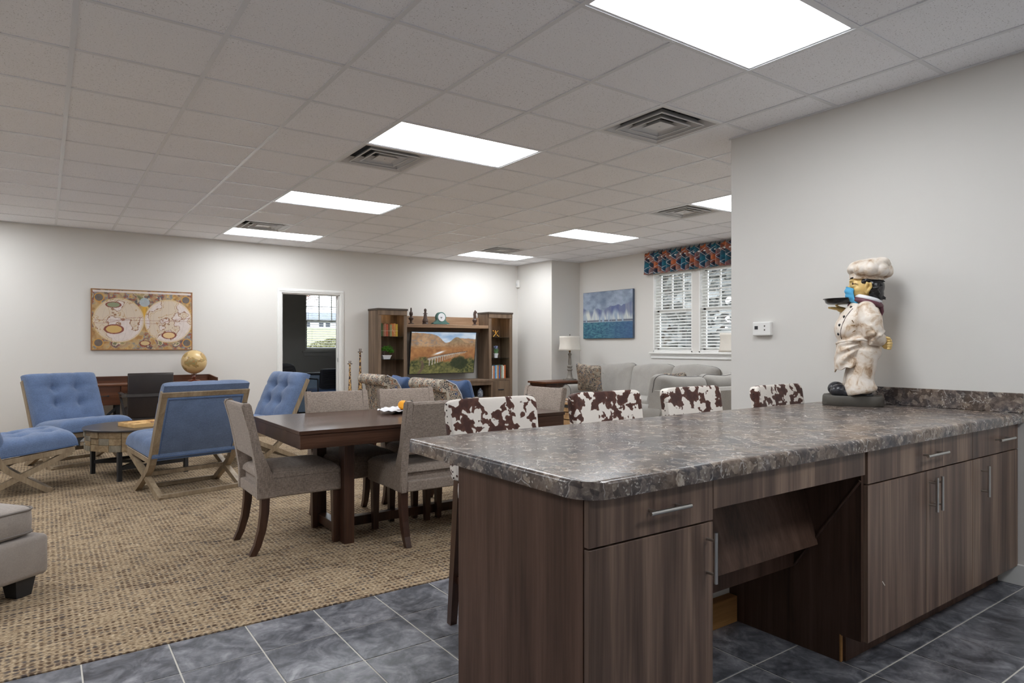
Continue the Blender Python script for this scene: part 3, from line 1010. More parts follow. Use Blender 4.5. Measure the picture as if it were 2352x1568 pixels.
VL = ['square white air vent nearest the kitchen wall', 'square air vent touching the light panel above the dining table', 'square air vent touching the light panel near the doorway wall',
      'square air vent touching the light panel by the kitchen wall end', 'square air vent touching the light panel before the television corner']
vt = None
for (i, jj), lab in zip(VENTS, VL):
    x = GX0 + (i + 0.5) * GS; y = GY0 + (jj + 0.5) * GS
    if vt is None:
        vt = thing('ceiling_vent', lab, 'vent', (x, y, CEIL), 0, 'ceiling air vents')
        def ring(r0, z0, r1, z1, th=0.0015):
            q = MB(); co = []
            for r, z in ((r0, z0), (r1, z1), (r1 - th, z1 + th), (r0 - th * 1.5, z0 + th)):
                co += [(-r, -r, z), (r, -r, z), (r, r, z), (-r, r, z)]
            fs = [(a * 4 + k, a * 4 + (k + 1) % 4, ((a + 1) % 4) * 4 + (k + 1) % 4, ((a + 1) % 4) * 4 + k) for a in range(4) for k in range(4)]
            return q.pts(co, fs)
        fr = MB(); a = GS / 2 - 0.004; b_ = a - 0.03
        for lo, hi in (((-a, -a), (a, -b_)), ((-a, b_), (a, a)), ((-a, -b_), (-b_, b_)), ((b_, -b_), (a, b_))):
            fr.box((lo[0], lo[1], 0.002), (hi[0], hi[1], 0.008))
        fr.build('frame', MAT['louver'], vt)
        ring(b_, 0.004, b_ - 0.045, 0.05).build('louver', MAT['louver'], vt)
        for r in (0.215, 0.15):
            o = ring(r, 0.0, r - 0.045, 0.045).build('louver', MAT['louver'], vt)
            lip = MB()
            for lo, hi in (((-r, -r), (r, -r + 0.009)), ((-r, r - 0.009), (r, r)), ((-r, -r + 0.009), (-r + 0.009, r - 0.009)), ((r - 0.009, -r + 0.009), (r, r - 0.009))):
                lip.box((lo[0], lo[1], -0.003), (hi[0], hi[1], 0.002))
            lip.build('lip', MAT['louver'], o)
        c = ring(0.085, 0.0, 0.05, 0.035).box((-0.075, -0.075, 0.006), (0.075, 0.075, 0.01)).box((-0.004, -0.004, 0.0), (0.004, 0.004, 0.01)).build('centre_plate', MAT['louver'], vt)
        du = MB()                            # open-bottomed sheet metal duct above the louvers
        for lo, hi in (((-a, -a), (-a + .004, a)), ((a - .004, -a), (a, a)), ((-a, -a), (a, -a + .004)), ((-a, a - .004), (a, a))):
            du.box((lo[0], lo[1], 0.012), (hi[0], hi[1], 0.38))
        du.box((-a, -a, 0.376), (a, a, 0.38)).build('duct', MAT['duct'], vt)
        for sx in (-1, 1):
            MB().tube([(sx * 0.03, -0.24, 0.06), (sx * 0.02, 0.24, 0.06)], 0.003, 5).build('brace_wire', MAT['steel'], vt)
    else:
        o = copy_tree(vt); o.location = (x, y, CEIL); o['label'] = lab

# wall devices -------------------------------------------------------
t = thing('thermostat', 'small white wall thermostat beside the chef statue', 'thermostat', (XP, 2.73, 1.35))
MB().box((-0.034, -0.07, -0.045), (0, 0.07, 0.05), bev=0.006, seg=2).build('body', MAT['white'], t)
MB().box((-0.0355, 0.026, -0.002), (-0.033, 0.052, 0.022)).build('screen', MAT['black'], t)
for z in (0.021, -0.006):
    MB().box((-0.036, -0.03, z - 0.005), (-0.0335, -0.022, z + 0.005)).build('button', MAT['steel'], t)
t = thing('motion_sensor', 'small white motion sensor high on the pier corner', 'sensor', (7.3, 10.06, 2.40))
MB().box((-0.05, -0.04, -0.07), (0, 0.035, 0.07), bev=0.012, seg=2).build('body', MAT['white'], t)
MB().box((-0.054, -0.025, -0.04), (-0.045, 0.02, 0.01), bev=0.003).build('lens', MAT['louver'], t)

# plaid valance over the sofa windows
t = thing('window_valance', 'gathered teal and orange plaid valance over the sofa windows', 'valance', (XR - 0.05, 0, 0))
YV0, YV1 = 5.48, 7.385
NP = 21
def val(u, v):
    y = YV0 + (YV1 - YV0) * u
    ph = u * NP * 2 * PI + 0.8 * math.sin(u * 23)
    amp = 0.042 * (0.45 + 0.55 * abs(v - 0.72) / 0.72) * (1.0 if v < 0.72 else 0.9)
    z = 2.375 + 0.345 * v
    if v > 0.8: z += 0.026 * math.sin(ph + 0.7) * (v - 0.8) / 0.2
    if v < 0.05: z += 0.004 * math.sin(ph)
    y += 0.006 * math.cos(ph) * (1 - v)
    pin = 0.012 if 0.66 < v < 0.8 else 0
    return (-0.035 + amp * math.sin(ph) + pin * 0, y, z)
c = MB().grid(val, 320, 14)
for v in c.bm.verts: pass
cl = c.build('cloth', MAT['plaid'], t, smooth=True)
md = cl.modifiers.new('thick', 'SOLIDIFY'); md.thickness = 0.002
for yy in (YV0, YV1):
    MB().grid(lambda u, v, yy=yy: (-0.035 + u * 0.085, yy + 0.008 * math.sin(u * 9), 2.375 + 0.345 * v), 6, 6).build('return', MAT['plaid'], t, smooth=True)
MB().tube([(-0.02, YV0, 2.63), (-0.02, YV1, 2.63)], 0.011, 8).build('rod', MAT['white'], t)

# ------------------------------------------------------------------ kitchen peninsula
CT, CB = 0.887, 0.852                         # counter top and underside
FY = 1.258                                    # face of the doors
def rounded_rect(x0, y0, x1, y1, rs, n=7):
    P = []
    for (cx, cy, a0, r) in ((x0 + rs[0], y0 + rs[0], PI, rs[0]), (x1 - rs[1], y0 + rs[1], 1.5 * PI, rs[1]), (x1 - rs[2], y1 - rs[2], 0, rs[2]), (x0 + rs[3], y1 - rs[3], .5 * PI, rs[3])):
        for k in range(n):
            a = a0 + .5 * PI * k / (n - 1)
            P.append((cx + r * math.cos(a), cy + r * math.sin(a)))
    return P


t = thing('countertop', 'long marbled brown laminate countertop with rounded corners', 'countertop', (0, 0, 0))
m = MB(); pr = rounded_rect(1.105, 1.232, XP - 0.001, 2.237, (0.085, 0.002, 0.002, 0.03))
n = len(pr); co = []
lay = [(0.0, CB - 0.0125), (-0.0, CT - 0.012), (0.004, CT - 0.004), (0.012, CT)]
ctr = V(((1.105 + XP) / 2, 1.735))
def inset(p, d):
    q = V(p); x0, y0, x1, y1 = 1.105, 1.232, XP - .001, 2.237
    return (min(max(q.x, x0 + d), x1), min(max(q.y, y0 + d), y1 - d))
for d, z in lay:
    for p in pr:
        q = inset(p, d); co.append((q[0], q[1], z))
fs = [tuple(range(n))[::-1], tuple(range(3 * n, 4 * n))] + [(a * n + k, a * n + (k + 1) % n, (a + 1) * n + (k + 1) % n, (a + 1) * n + k) for a in range(3) for k in range(n)]
m.pts(co, fs).build('slab', MAT['counter'], t, smooth=True, angle=40)
t = thing('backsplash', 'low marbled backsplash along the kitchen wall', 'backsplash', (0, 0, 0))
MB().box((XP - 0.02, 1.232, CT), (XP - 0.0005, 2.05, CT + 0.103), bev=0.003).build('strip', MAT['counter'], t)


def pull(parent, c, length, vertical):
    """bar handle on two posts in front of the face"""
    d = V((0, 0, 1)) if vertical else V((1, 0, 0)); c = V(c)
    m = MB(); o = V((0, -0.032, 0))
    m.tube([c + o - d * length / 2, c + o + d * length / 2], 0.006, 10)
    for s_ in (-1, 1):
        p = c + d * s_ * length * 0.33
        m.tube([p, p + o], 0.0045, 8)
    return m.build('handle', MAT['nickel'], parent, smooth=True)


def front(parent, name, x0, x1, z0, z1):
    return MB().box((x0 + 0.0016, FY, z0 + 0.0016), (x1 - 0.0016, FY + 0.019, z1 - 0.0016), bev=0.0012).build(name, MAT['cab'], parent)


def carcass(x0, x1, parent, y1=1.864, left=MAT['cab_inner'], toe=True):
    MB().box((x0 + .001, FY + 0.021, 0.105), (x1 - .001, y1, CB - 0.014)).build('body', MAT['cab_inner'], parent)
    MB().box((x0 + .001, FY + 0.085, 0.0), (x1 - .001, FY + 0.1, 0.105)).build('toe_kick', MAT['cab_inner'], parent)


X1, X2, X3, X4 = 1.132, 1.632, 2.552, 3.525
t = thing('base_cabinet', 'brown kitchen base cabinet with drawer at the rounded counter end', 'cabinet', (0, 0, 0))
carcass(X1 + 0.016, X2, t)
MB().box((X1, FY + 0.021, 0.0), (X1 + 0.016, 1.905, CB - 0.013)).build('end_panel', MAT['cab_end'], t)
d = front(t, 'drawer', X1, X2, 0.712, 0.8395); pull(d, (1.41, FY, 0.782), 0.165, False)
d = front(t, 'door', X1, X2, 0.10, 0.710); pull(d, (1.602, FY, 0.612), 0.15, True)

t = thing('knee_space_apron', 'open knee space front board between the base cabinets', 'panel', (0, 0, 0))
MB().box((X2 + .001, FY, 0.745), (X3 - 0.02, FY + 0.019, 0.8375), bev=0.001).build('front_board', MAT['cab'], t)
M = T(0, 1.50, 0.52) @ RX(math.radians(-14))
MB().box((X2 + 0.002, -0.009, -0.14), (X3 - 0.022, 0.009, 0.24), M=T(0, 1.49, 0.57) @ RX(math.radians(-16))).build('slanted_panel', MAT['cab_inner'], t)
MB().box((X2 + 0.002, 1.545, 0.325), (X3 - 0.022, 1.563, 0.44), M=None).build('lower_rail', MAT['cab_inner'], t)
MB().box((X3 - 0.05, 1.50, 0.425), (X3 - 0.023, 1.545, 0.45)).build('corner_bracket', MAT['steel'], t)
MB().tube([(X3 - 0.024, 1.275, 0.72), (X3 - 0.024, 1.545, 0.33)], 0.006, 6).build('brace_strip', MAT['cab_inner'], t)
MAT['pony'] = MAT['wall']
struct('wall_pony', MB().box((X1 + 0.0165, 1.866, 0), (XP, 1.904, CB - 0.0135)), MAT['wall'])
t = thing('wood_cleat', 'short raw pine cleat on the floor under the counter', 'board', (0, 0, 0))
MB().box((X2 + 0.05, 1.82, 0.0), (2.53, 1.8655, 0.115), bev=0.002).build('board', MAT['raw_wood'], t)

t = thing('base_cabinet', 'wide brown base cabinet with two doors and one drawer', 'cabinet', (0, 0, 0))
carcass(X3, X4, t)
m = MB()
m.prism([(X3 - 0.018, FY + 0.016, 0.105), (X3 - 0.018, FY + 0.016, CB - 0.014), (X3 - 0.018, 1.865, CB - 0.014), (X3 - 0.018, 1.865, 0), (X3 - 0.018, FY + 0.1, 0), (X3 - 0.018, FY + 0.1, 0.105)], (0.017, 0, 0))
m.build('side_panel', MAT['cab_inner'], t)
MB().box((X3 - 0.0185, FY + 0.094, 0.0), (X3 - 0.004, FY + 0.0995, 0.107)).build('raw_panel_edge', MAT['raw_wood'], t)
d = front(t, 'drawer', X3, X4, 0.705, 0.8395); pull(d, (3.085, FY, 0.775), 0.20, False)
d = front(t, 'door', X3, (X3 + X4) / 2 + .01, 0.10, 0.703); pull(d, (3.073, FY, 0.605), 0.145, True)
MB().bar((2.665, FY - 0.0003, 0.315), (2.685, FY - 0.0003, 0.295), 0.0008, 0.004).build('scratch_mark', MAT['scratch'], d)
d = front(t, 'door', (X3 + X4) / 2 + .01, X4, 0.10, 0.703); pull(d, (3.122, FY, 0.605), 0.145, True)

t = thing('base_cabinet', 'narrow brown base cabinet with one door, against the kitchen wall', 'cabinet', (0, 0, 0))
carcass(X4, XP - 0.003, t)
d = front(t, 'drawer', X4, XP - 0.004, 0.705, 0.8395); pull(d, (3.86, FY, 0.775), 0.19, False)
d = front(t, 'door', X4, XP - 0.004, 0.10, 0.703); pull(d, (3.625, FY, 0.595), 0.145, True)

# ------------------------------------------------------------------ cowhide bar stools (local: faces +y)
def make_stool():
    t = thing('bar_stool', 'x', 'stool', (0, 0, 0), PI, 'cowhide bar stools at the counter')
    # back: slightly tilted padded slab
    Mb = T(0, -0.19, 0.63) @ RX(math.radians(9))
    def bk(p):
        x, y, z = p
        return (x * (1.0 - 0.04 * (0.18 - z) / 0.36), y + 0.02 * (x / 0.24) ** 2, z)
    b = MB().ell((0, 0, 0.18), (0.245, 0.034, 0.185), 0.18, 0.22, 40, 24, M=Mb, fn=bk).build('backrest', MAT['cow'], t, smooth=True, angle=75)
    nl = MB()
    for s_ in (-1, 1):
        for k in range(13):
            z = 0.02 + k * 0.027
            nl.ell((s_ * (0.2435 - 0.009 * (0.36 - z) / 0.36), 0.02, z), (0.004, 0.0045, 0.0045), nu=6, nv=4, M=Mb)
    tag(nl.build('nailhead_trim', MAT['nail'], b, smooth=True), kind='stuff')
    MB().ell((0, 0.03, 0.60), (0.235, 0.215, 0.055), 0.35, 0.25, 36, 16).build('seat', MAT['cow'], t, smooth=True, angle=75)
    MB().box((-0.215, -0.17, 0.53), (0.215, 0.22, 0.56), bev=0.004).build('seat_rail', MAT['leg'], t)
    for sx in (-1, 1):
        MB().tube([(sx * 0.205, -0.17, 0.64), (sx * 0.215, -0.175, 0.40), (sx * 0.225, -0.205, 0.0)], [0.02, 0.02, 0.016], 4).build('leg', MAT['leg'], t)
        MB().tube([(sx * 0.2, 0.2, 0.56), (sx * 0.205, 0.205, 0.0)], [0.02, 0.015], 4).build('leg', MAT['leg'], t)
        MB().bar((sx * 0.212, -0.19, 0.2), (sx * 0.205, 0.2, 0.2), 0.016, 0.03).build('stretcher', MAT['leg'], t)
    MB().bar((-0.2, 0.2, 0.26), (0.2, 0.2, 0.26), 0.016, 0.03).build('footrest', MAT['leg'], t)
    return t


st = make_stool()
SL = [('cowhide bar stool by the rounded counter end, with a heavy brown central blotch', 1.70, 2.335, PI),
      ('cowhide bar stool between the dining table end and the grey loveseat', 2.42, 2.335, PI),
      ('cowhide bar stool before the back of the grey loveseat', 3.11, 2.335, PI),
      ('cowhide bar stool beside the kitchen wall and the chef statue', 3.705, 2.16, PI)]
for k, (lab, x, y, a) in enumerate(SL):
    o = st if k == 0 else copy_tree(st)
    o.location = (x, y, 0); o.rotation_euler = (0, 0, a); o['label'] = lab

# ------------------------------------------------------------------ dining table
t = thing('dining_table', 'long dark walnut dining table with thick apron and plank legs', 'table', (2.145, 4.22, 0))
MB().box((-0.975, -0.5, 0.728), (0.975, 0.5, 0.75), bev=0.002).build('tabletop', MAT['table'], t)
MB().box((-0.968, -0.493, 0.645), (0.968, 0.493, 0.7275), bev=0.002).build('apron', MAT['table'], t)
for sx in (-1, 1):
    for sy in (-1, 1):
        x = sx * 0.6; y = sy * 0.25
        MB().box((x - 0.033, y - 0.045, 0), (x + 0.033, y + 0.045, 0.645), bev=0.002).build('leg', MAT['leg'], t)
    MB().box((sx * 0.6 - 0.03, -0.205, 0.035), (sx * 0.6 + 0.03, 0.205, 0.095), bev=0.002).build('cross_stretcher', MAT['leg'], t)
MB().box((-0.57, -0.03, 0.035), (0.57, 0.03, 0.095), bev=0.002).build('long_stretcher', MAT['leg'], t)

# ------------------------------------------------------------------ dining chairs (local: faces +y)
def make_dining_chair():
    t = thing('dining_chair', 'x', 'chair', (0, 0, 0), 0, 'taupe dining chairs')
    side = [(-.245, .335), (-.247, .47), (-.268, .60), (-.297, .75), (-.333, .880), (-.325, .898), (-.290, .900), (-.278, .886), (-.250, .75), (-.222, .62), (-.190, .53), (-.150, .47), (-.135, .42), (-.135, .335)]
    for sx in (-1, 1):
        x0 = 0.192 if sx > 0 else -0.238
        p = MB().prism([(x0, y, z) for y, z in side], (0.046, 0, 0))
        bmesh.ops.bevel(p.bm, geom=[e for e in p.bm.edges if abs(e.verts[0].co.x - e.verts[1].co.x) < 1e-6], offset=0.007, segments=2, affect='EDGES', clamp_overlap=True)
        p.build('side_panel', MAT['grey_fab'], t, smooth=True, angle=50)
        MB().tube([(sx * 0.1935, y, z) for y, z in ((-.262, .6), (-.29, .75), (-.322, .885), (-.31, .902), (-.292, .902))], 0.0022, 5).build('seam', MAT['piping'], t)
    back = [(-.243, .565), (-.262, .58), (-.296, .75), (-.330, .878), (-.320, .892), (-.294, .892), (-.283, .878), (-.250, .75), (-.214, .59), (-.222, .567)]
    p = MB().prism([(-0.192, y, z) for y, z in back], (0.384, 0, 0))
    p.build('backrest', MAT['grey_fab'], t, smooth=True, angle=40)
    MB().tuft(0.474, 0.50, 0.055, n=20, M=T(0, 0.02, 0.452), edge=0.34, seams=False).box((-0.237, -0.21, 0.335), (0.237, 0.268, 0.455), bev=0.014, seg=3).build('seat', MAT['grey_fab'], t, smooth=True, angle=60)
    MB().box((-0.19, -0.243, 0.335), (0.19, -0.2, 0.40), bev=0.006).build('rear_rail', MAT['grey_fab'], t)
    for sx in (-1, 1):
        MB().tube([(sx * .195, .238, .34), (sx * .195, .236, 0)], [0.025, 0.017], 4).build('leg', MAT['leg'], t)
        pth = [(-.195, .34), (-.198, .25), (-.212, .15), (-.238, .06), (-.268, 0)]
        MB().tube([(sx * .2, y, z) for y, z in pth], [.024, .023, .021, .019, .017], 4).build('leg', MAT['leg'], t)
    return t


dc = make_dining_chair()
DC = [('taupe dining chair at the table end towards the blue chairs', 1.255, 4.22, -PI / 2),
      ('taupe dining chair at the kitchen side of the table, near the blue chairs', 2.005, 3.905, 0.0),
      ('taupe dining chair at the kitchen side of the table, behind a cowhide stool', 2.50, 3.93, 0.0),
      ('taupe dining chair across the table, right before the doorway', 1.79, 4.50, PI),
      ('taupe dining chair across the table, before the flowered armchairs', 2.355, 4.49, PI),
      ('taupe dining chair at the table end towards the sofa', 3.06, 4.25, PI / 2 + 0.05)]
for k, (lab, x, y, a) in enumerate(DC):
    o = dc if k == 0 else copy_tree(dc)
    o.location = (x, y, 0); o.rotation_euler = (0, 0, a); o['label'] = lab

# fruit dish
t = thing('fruit_dish', 'white lattice leaf dish with wooden base on the dining table', 'dish', (2.13, 4.40, 0.75), 0.6)
MAT['china'] = plain('white_china', srgb(232, 233, 238), 0.25, var=0.02)
MB().lathe([(0.045, 0), (0.05, 0.003), (0.062, 0.006), (0.07, 0.009)], 24).build('foot', MAT['leg'], t, smooth=True)
def dish(u, v):
    a = u * 2 * PI; r = 0.04 + 0.13 * v
    w_ = 1 + 0.05 * math.sin(a * 9) * v
    return (r * 1.25 * w_ * math.cos(a), r * 0.85 * w_ * math.sin(a), 0.0115 + 0.012 * v * v + 0.004 * math.sin(a * 18) * v)
d = MB().grid(dish, 96, 8, closed_u=True).build('bowl', MAT['china'], t, smooth=True)
md = d.modifiers.new('thick', 'SOLIDIFY'); md.thickness = 0.004
MAT['orange'] = plain('orange_peel', srgb(240, 164, 30), 0.45, var=0.05, bump=0.3, bscale=160)
t = thing('orange_fruit', 'bright orange resting in the white dish', 'fruit', (2.135, 4.385, 0.7655))
MB().ell((0, 0, 0.036), (0.037, 0.037, 0.035), nu=24, nv=16).build('fruit', MAT['orange'], t, smooth=True)
MB().lathe([(0.004, 0.069), (0.005, 0.072), (0.003, 0.074)], 8).build('stem', MAT['leaf_olive'], t)

# ------------------------------------------------------------------ blue lounge chairs with crossed oak legs (local: faces +y)
def make_blue_chair():
    t = thing('lounge_chair', 'x', 'chair', (0, 0, 0), 0, 'blue tufted lounge chairs around the drum table')
    W = 0.335
    top = V((0, -0.355, 0.865)); bend = V((0, -0.09, 0.27)); ff = V((0, 0.275, 0.0)); rf = V((0, -0.29, 0.0)); sf = V((0, 0.40, 0.325))
    for sx in (-1, 1):
        o = V((sx * W, 0, 0))
        MB().tube([o + p for p in (top, V((0, -0.205, 0.53)), V((0, -0.125, 0.345)), bend, V((0, -0.045, 0.215)), V((0, 0.03, 0.155)), V((0, 0.255, 0.0)))], [0.021, 0.022, 0.023, 0.023, 0.022, 0.021, 0.02], 4, flat=(1.0, 1.15)).build('side_rail', MAT['oak'], t)
        MB().tube([o + V((sx * -0.002, 0, 0)) + p for p in (sf, rf)], 0.0215, 4).build('leg', MAT['oak'], t)
        MB().bar(o + V((0, -0.10, 0.285)), o + V((0, 0.425, 0.345)), 0.04, 0.045, bev=0.003).build('seat_rail', MAT['oak'], t)
    for (y, z) in ((-0.275, 0.022), (0.245, 0.022), (0.045, 0.165)):
        MB().bar((-W, y, z), (W, y, z), 0.034, 0.034, bev=0.002).build('stretcher', MAT['oak'], t)
    MB().bar((-W, 0.415, 0.345), (W, 0.415, 0.345), 0.022, 0.05, bev=0.003).build('front_rail', MAT['oak'], t)
    MB().bar((-W - 0.021, -0.348, 0.848), (W + 0.021, -0.348, 0.848), 0.045, 0.045, up=top - bend, bev=0.003).build('top_rail', MAT['oak'], t)
    # seat pad
    tf = [(-0.13, -0.06), (0.13, -0.06), (-0.13, 0.14), (0.13, 0.14)]
    Ms = T(0, 0.15, 0.345) @ RX(math.radians(6.0))
    s_ = MB().tuft(0.71, 0.60, 0.145, tf, 0.05, 0.05, M=Ms, edge=0.22).build('seat_cushion', MAT['blue_fab'], t, smooth=True, angle=80)
    MB().tube([Ms @ V((0.352 * a, 0.297 * b, 0.008)) for a, b in ((-1, -1), (1, -1), (1, 1), (-1, 1))], 0.006, 6, closed=True).build('piping', MAT['blue_dark'], s_)
    # back pad: plane from (y -0.13, z 0.36) to the top, normal facing forward
    dirv = (top - bend).normalized(); nrm = V((0, dirv.z, -dirv.y))
    c = (bend + top) / 2 + dirv * 0.085 - nrm * 0.012
    Mb = Matrix(((1, 0, 0, c.x), (0, dirv.y, nrm.y, c.y), (0, dirv.z, nrm.z, c.z), (0, 0, 0, 1)))
    Mb = Matrix(((-1, 0, 0, c.x), (0, dirv.y, nrm.y, c.y), (0, dirv.z, nrm.z, c.z), (0, 0, 0, 1)))
    tb = [(-0.115, -0.06), (0.115, -0.06), (-0.115, 0.12), (0.115, 0.12)]
    b = MB().tuft(0.70, 0.60, 0.135, tb, 0.055, 0.05, M=Mb, edge=0.22).build('back_cushion', MAT['blue_fab'], t, smooth=True, angle=80)
    c2 = (bend + top) / 2 - nrm * 0.012
    Mp = Matrix(((1, 0, 0, c2.x), (0, dirv.y, nrm.y, c2.y), (0, dirv.z, nrm.z, c2.z), (0, 0, 0, 1)))
    MB().box((-0.315, -0.30, -0.012), (0.315, 0.285, 0.02), bev=0.008, seg=2, M=Mp).build('back_panel', MAT['blue_fab'], t, smooth=True)
    MB().tube([Mp @ V((0.30 * a, 0.27 * b_, -0.012)) for a, b_ in ((-1, -1.05), (-1, 1), (1, 1), (1, -1.05))], 0.005, 6, closed=True).build('back_piping', MAT['blue_dark'], t)
    return t


bc = make_blue_chair()
BC = [('blue tufted lounge chair with oak frame, seen from behind, nearest the dining table end', 1.02, 6.27, math.radians(13)),
      ('blue tufted lounge chair against the wall beside the walnut desk', 0.27, 8.31, math.radians(-156)),
      ('blue tufted lounge chair before the open doorway', 1.93, 7.45, math.radians(102)),
      ('blue tufted lounge chair by the grey ottoman, only its seat and crossed legs showing', -0.28, 7.06, math.radians(-77))]
for k, (lab, x, y, a) in enumerate(BC):
    o = bc if k == 0 else copy_tree(bc)
    o.location = (x, y, 0); o.rotation_euler = (0, 0, a); o['label'] = lab

# ------------------------------------------------------------------ drum coffee table
t = thing('coffee_table', 'round drum coffee table of wood blocks with black top and legs', 'table', (0.75, 7.30, 0), math.radians(17))
MB().lathe([(0.465, 0.452), (0.472, 0.456), (0.472, 0.466), (0.468, 0.47)], 64).build('tabletop', MAT['black_top'], t, smooth=True, angle=40)
MB().lathe([(0.425, 0.27), (0.425, 0.452)], 48).build('drum', MAT['rustic_dark'], t, smooth=True)
rnd = random.Random(4); NB = 26
for k in range(NB):
    a = 2 * PI * k / NB; wd = 2 * 0.44 * math.tan(PI / NB) * 0.985
    nb = rnd.choice((1, 3, 3, 4)); z = 0.272
    for q in range(nb):
        hh = (0.452 - 0.272) / nb; d = rnd.uniform(0.0, 0.012)
        MB().box((0.42, -wd / 2, z + 0.001), (0.445 + d, wd / 2, z + hh - 0.001), bev=0.003, M=RZ(a)).build('wood_block', MAT['block' if rnd.random() < 0.65 else 'block2'], t)
        z += hh
for sx in (-1, 1):
    for sy in (-1, 1):
        MB().box((sx * 0.30 - 0.018, sy * 0.30 - 0.018, 0), (sx * 0.30 + 0.018, sy * 0.30 + 0.018, 0.285), bev=0.002).build('leg', MAT['black'], t)
MB().bar((-0.3, -0.3, 0.12), (0.3, 0.3, 0.12), 0.02, 0.03).build('stretcher', MAT['black'], t)
MB().bar((-0.3, 0.3, 0.12), (0.3, -0.3, 0.12), 0.02, 0.03).build('stretcher', MAT['black'], t)
for a, b in (((-.3, -.3), (.3, -.3)), ((-.3, .3), (.3, .3))):
    MB().bar((a[0], a[1], 0.12), (b[0], b[1], 0.12), 0.02, 0.03).build('stretcher', MAT['black'], t)

t = thing('board_game', 'pale wooden board game with small letter tiles on the drum table', 'board game', (0.80, 7.20, 0.47), math.radians(20))
MAT['pine'] = wood('honey_pine', srgb(196, 150, 92), srgb(220, 178, 116), srgb(234, 198, 142), 'X', 14, 0.08, 0.5)
MAT['game_dark'] = plain('brown_game_square', srgb(104, 66, 40), 0.5)
MB().box((-0.19, -0.16, 0), (0.19, 0.16, 0.028), bev=0.002).build('box', MAT['pine'], t)
for k in range(4):
    a = [((-.19, -.16), (.19, -.145)), ((-.19, .145), (.19, .16)), ((-.19, -.145), (-.175, .145)), ((.175, -.145), (.19, .145))][k]
    MB().box((a[0][0], a[0][1], 0.028), (a[1][0], a[1][1], 0.036)).build('rim', MAT['pine'], t)
rnd = random.Random(9); tp = None
for i in range(6):
    for j_ in range(5):
        z = 0.028; p = (-0.145 + i * 0.058, -0.115 + j_ * 0.057, z)
        mt = MAT['game_dark'] if rnd.random() < 0.3 else MAT['pine']
        MB().box((p[0] - .026, p[1] - .025, z), (p[0] + .026, p[1] + .025, z + (0.007 if mt is MAT['pine'] else 0.003)), bev=0.001).build('game_tile', mt, t)

# ------------------------------------------------------------------ ottoman in the near corner
ang = math.atan2(0.62, 0.79)
t = thing('ottoman', 'grey upholstered ottoman with black tapered feet near the tiled floor', 'ottoman', (0.02, 4.03, 0), ang)
# local: +x towards the visible end, +y away from the camera; end at x = 0
MB().box((-0.9, 0.0, 0.10), (0.0, 0.72, 0.30), bev=0.025, seg=3).build('base', MAT['ott'], t, smooth=True, angle=60)
c = MB().ell((-0.455, 0.365, 0.375), (0.415, 0.345, 0.082), 0.32, 0.16, 48, 18).build('cushion', MAT['ott'], t, smooth=True, angle=80)
for z in (0.322, 0.432):
    P = rounded_rect(-0.868, 0.024, -0.042, 0.706, (0.06, 0.06, 0.06, 0.06), 5)
    MB().tube([(x, y, z) for x, y in P], 0.005, 6, closed=True).build('piping', MAT['ott_piping'], c)
for x in (-0.83, -0.09):
    for y in (0.09, 0.63):
        q = MB(); a = 0.05
        q.pts([(x - a * .72, y - a * .72, 0), (x + a * .72, y - a * .72, 0), (x + a * .72, y + a * .72, 0), (x - a * .72, y + a * .72, 0), (x - a, y - a, .1), (x + a, y - a, .1), (x + a, y + a, .1), (x - a, y + a, .1)],
              [(3, 2, 1, 0), (4, 5, 6, 7), (0, 1, 5, 4), (1, 2, 6, 5), (2, 3, 7, 6), (3, 0, 4, 7)])
        q.build('foot', MAT['black'], t)

# ------------------------------------------------------------------ desk, desk chair, globe, map
t = thing('writing_desk', 'walnut writing desk with raised gallery and black metal legs', 'desk', (0, 0, 0))
DXa, DXb, DYa, DYb = 0.30, 1.90, 9.50, 10.06
MB().box((DXa, DYa, 0.735), (DXb, DYb, 0.755), bev=0.002).build('desktop', MAT['desk'], t)
MB().box((DXa, DYb - 0.018, 0.755), (DXb, DYb, 0.835), bev=0.002).build('gallery_back', MAT['desk'], t)
for x in (DXa, DXb - 0.018):
    MB().prism([(x, DYa + 0.02, 0.755), (x, DYb - 0.018, 0.755), (x, DYb - 0.018, 0.835), (x, DYa + 0.02, 0.81)], (0.018, 0, 0)).build('gallery_side', MAT['desk'], t)
MB().box((DXa + .01, DYa + 0.025, 0.66), (DXb - .01, DYb - 0.02, 0.735)).build('body', MAT['desk'], t)
for x0, x1, z0 in ((0.305, 0.765, 0.50), (0.775, 1.425, 0.645), (1.435, 1.895, 0.50)):
    if z0 < 0.6: MB().box((x0 + .006, DYa + .025, z0 + .004), (x1 - .006, DYb - .05, 0.735)).build('drawer_box', MAT['desk'], t)
    d = MB().box((x0, DYa, z0), (x1, DYa + 0.02, 0.731), bev=0.002).build('drawer', MAT['desk'], t)
    if z0 < 0.6:
        xc = (x0 + x1) / 2; m = MB()
        m.tube([(xc - 0.1, DYa - 0.03, 0.615), (xc + 0.1, DYa - 0.03, 0.615)], 0.005, 8)
        for s_ in (-1, 1): m.tube([(xc + s_ * .1, DYa, .615), (xc + s_ * .1, DYa - .034, .615)], 0.011, 10)
        m.build('handle', MAT['black'], d)
for x in (DXa + 0.03, 0.745, 1.455, DXb - 0.03):
    for y in (DYa + 0.06, DYb - 0.06):
        MB().box((x - .02, y - .02, 0), (x + .02, y + .02, 0.66 if 0.5 < x < 1.7 else 0.5)).build('leg', MAT['black'], t)
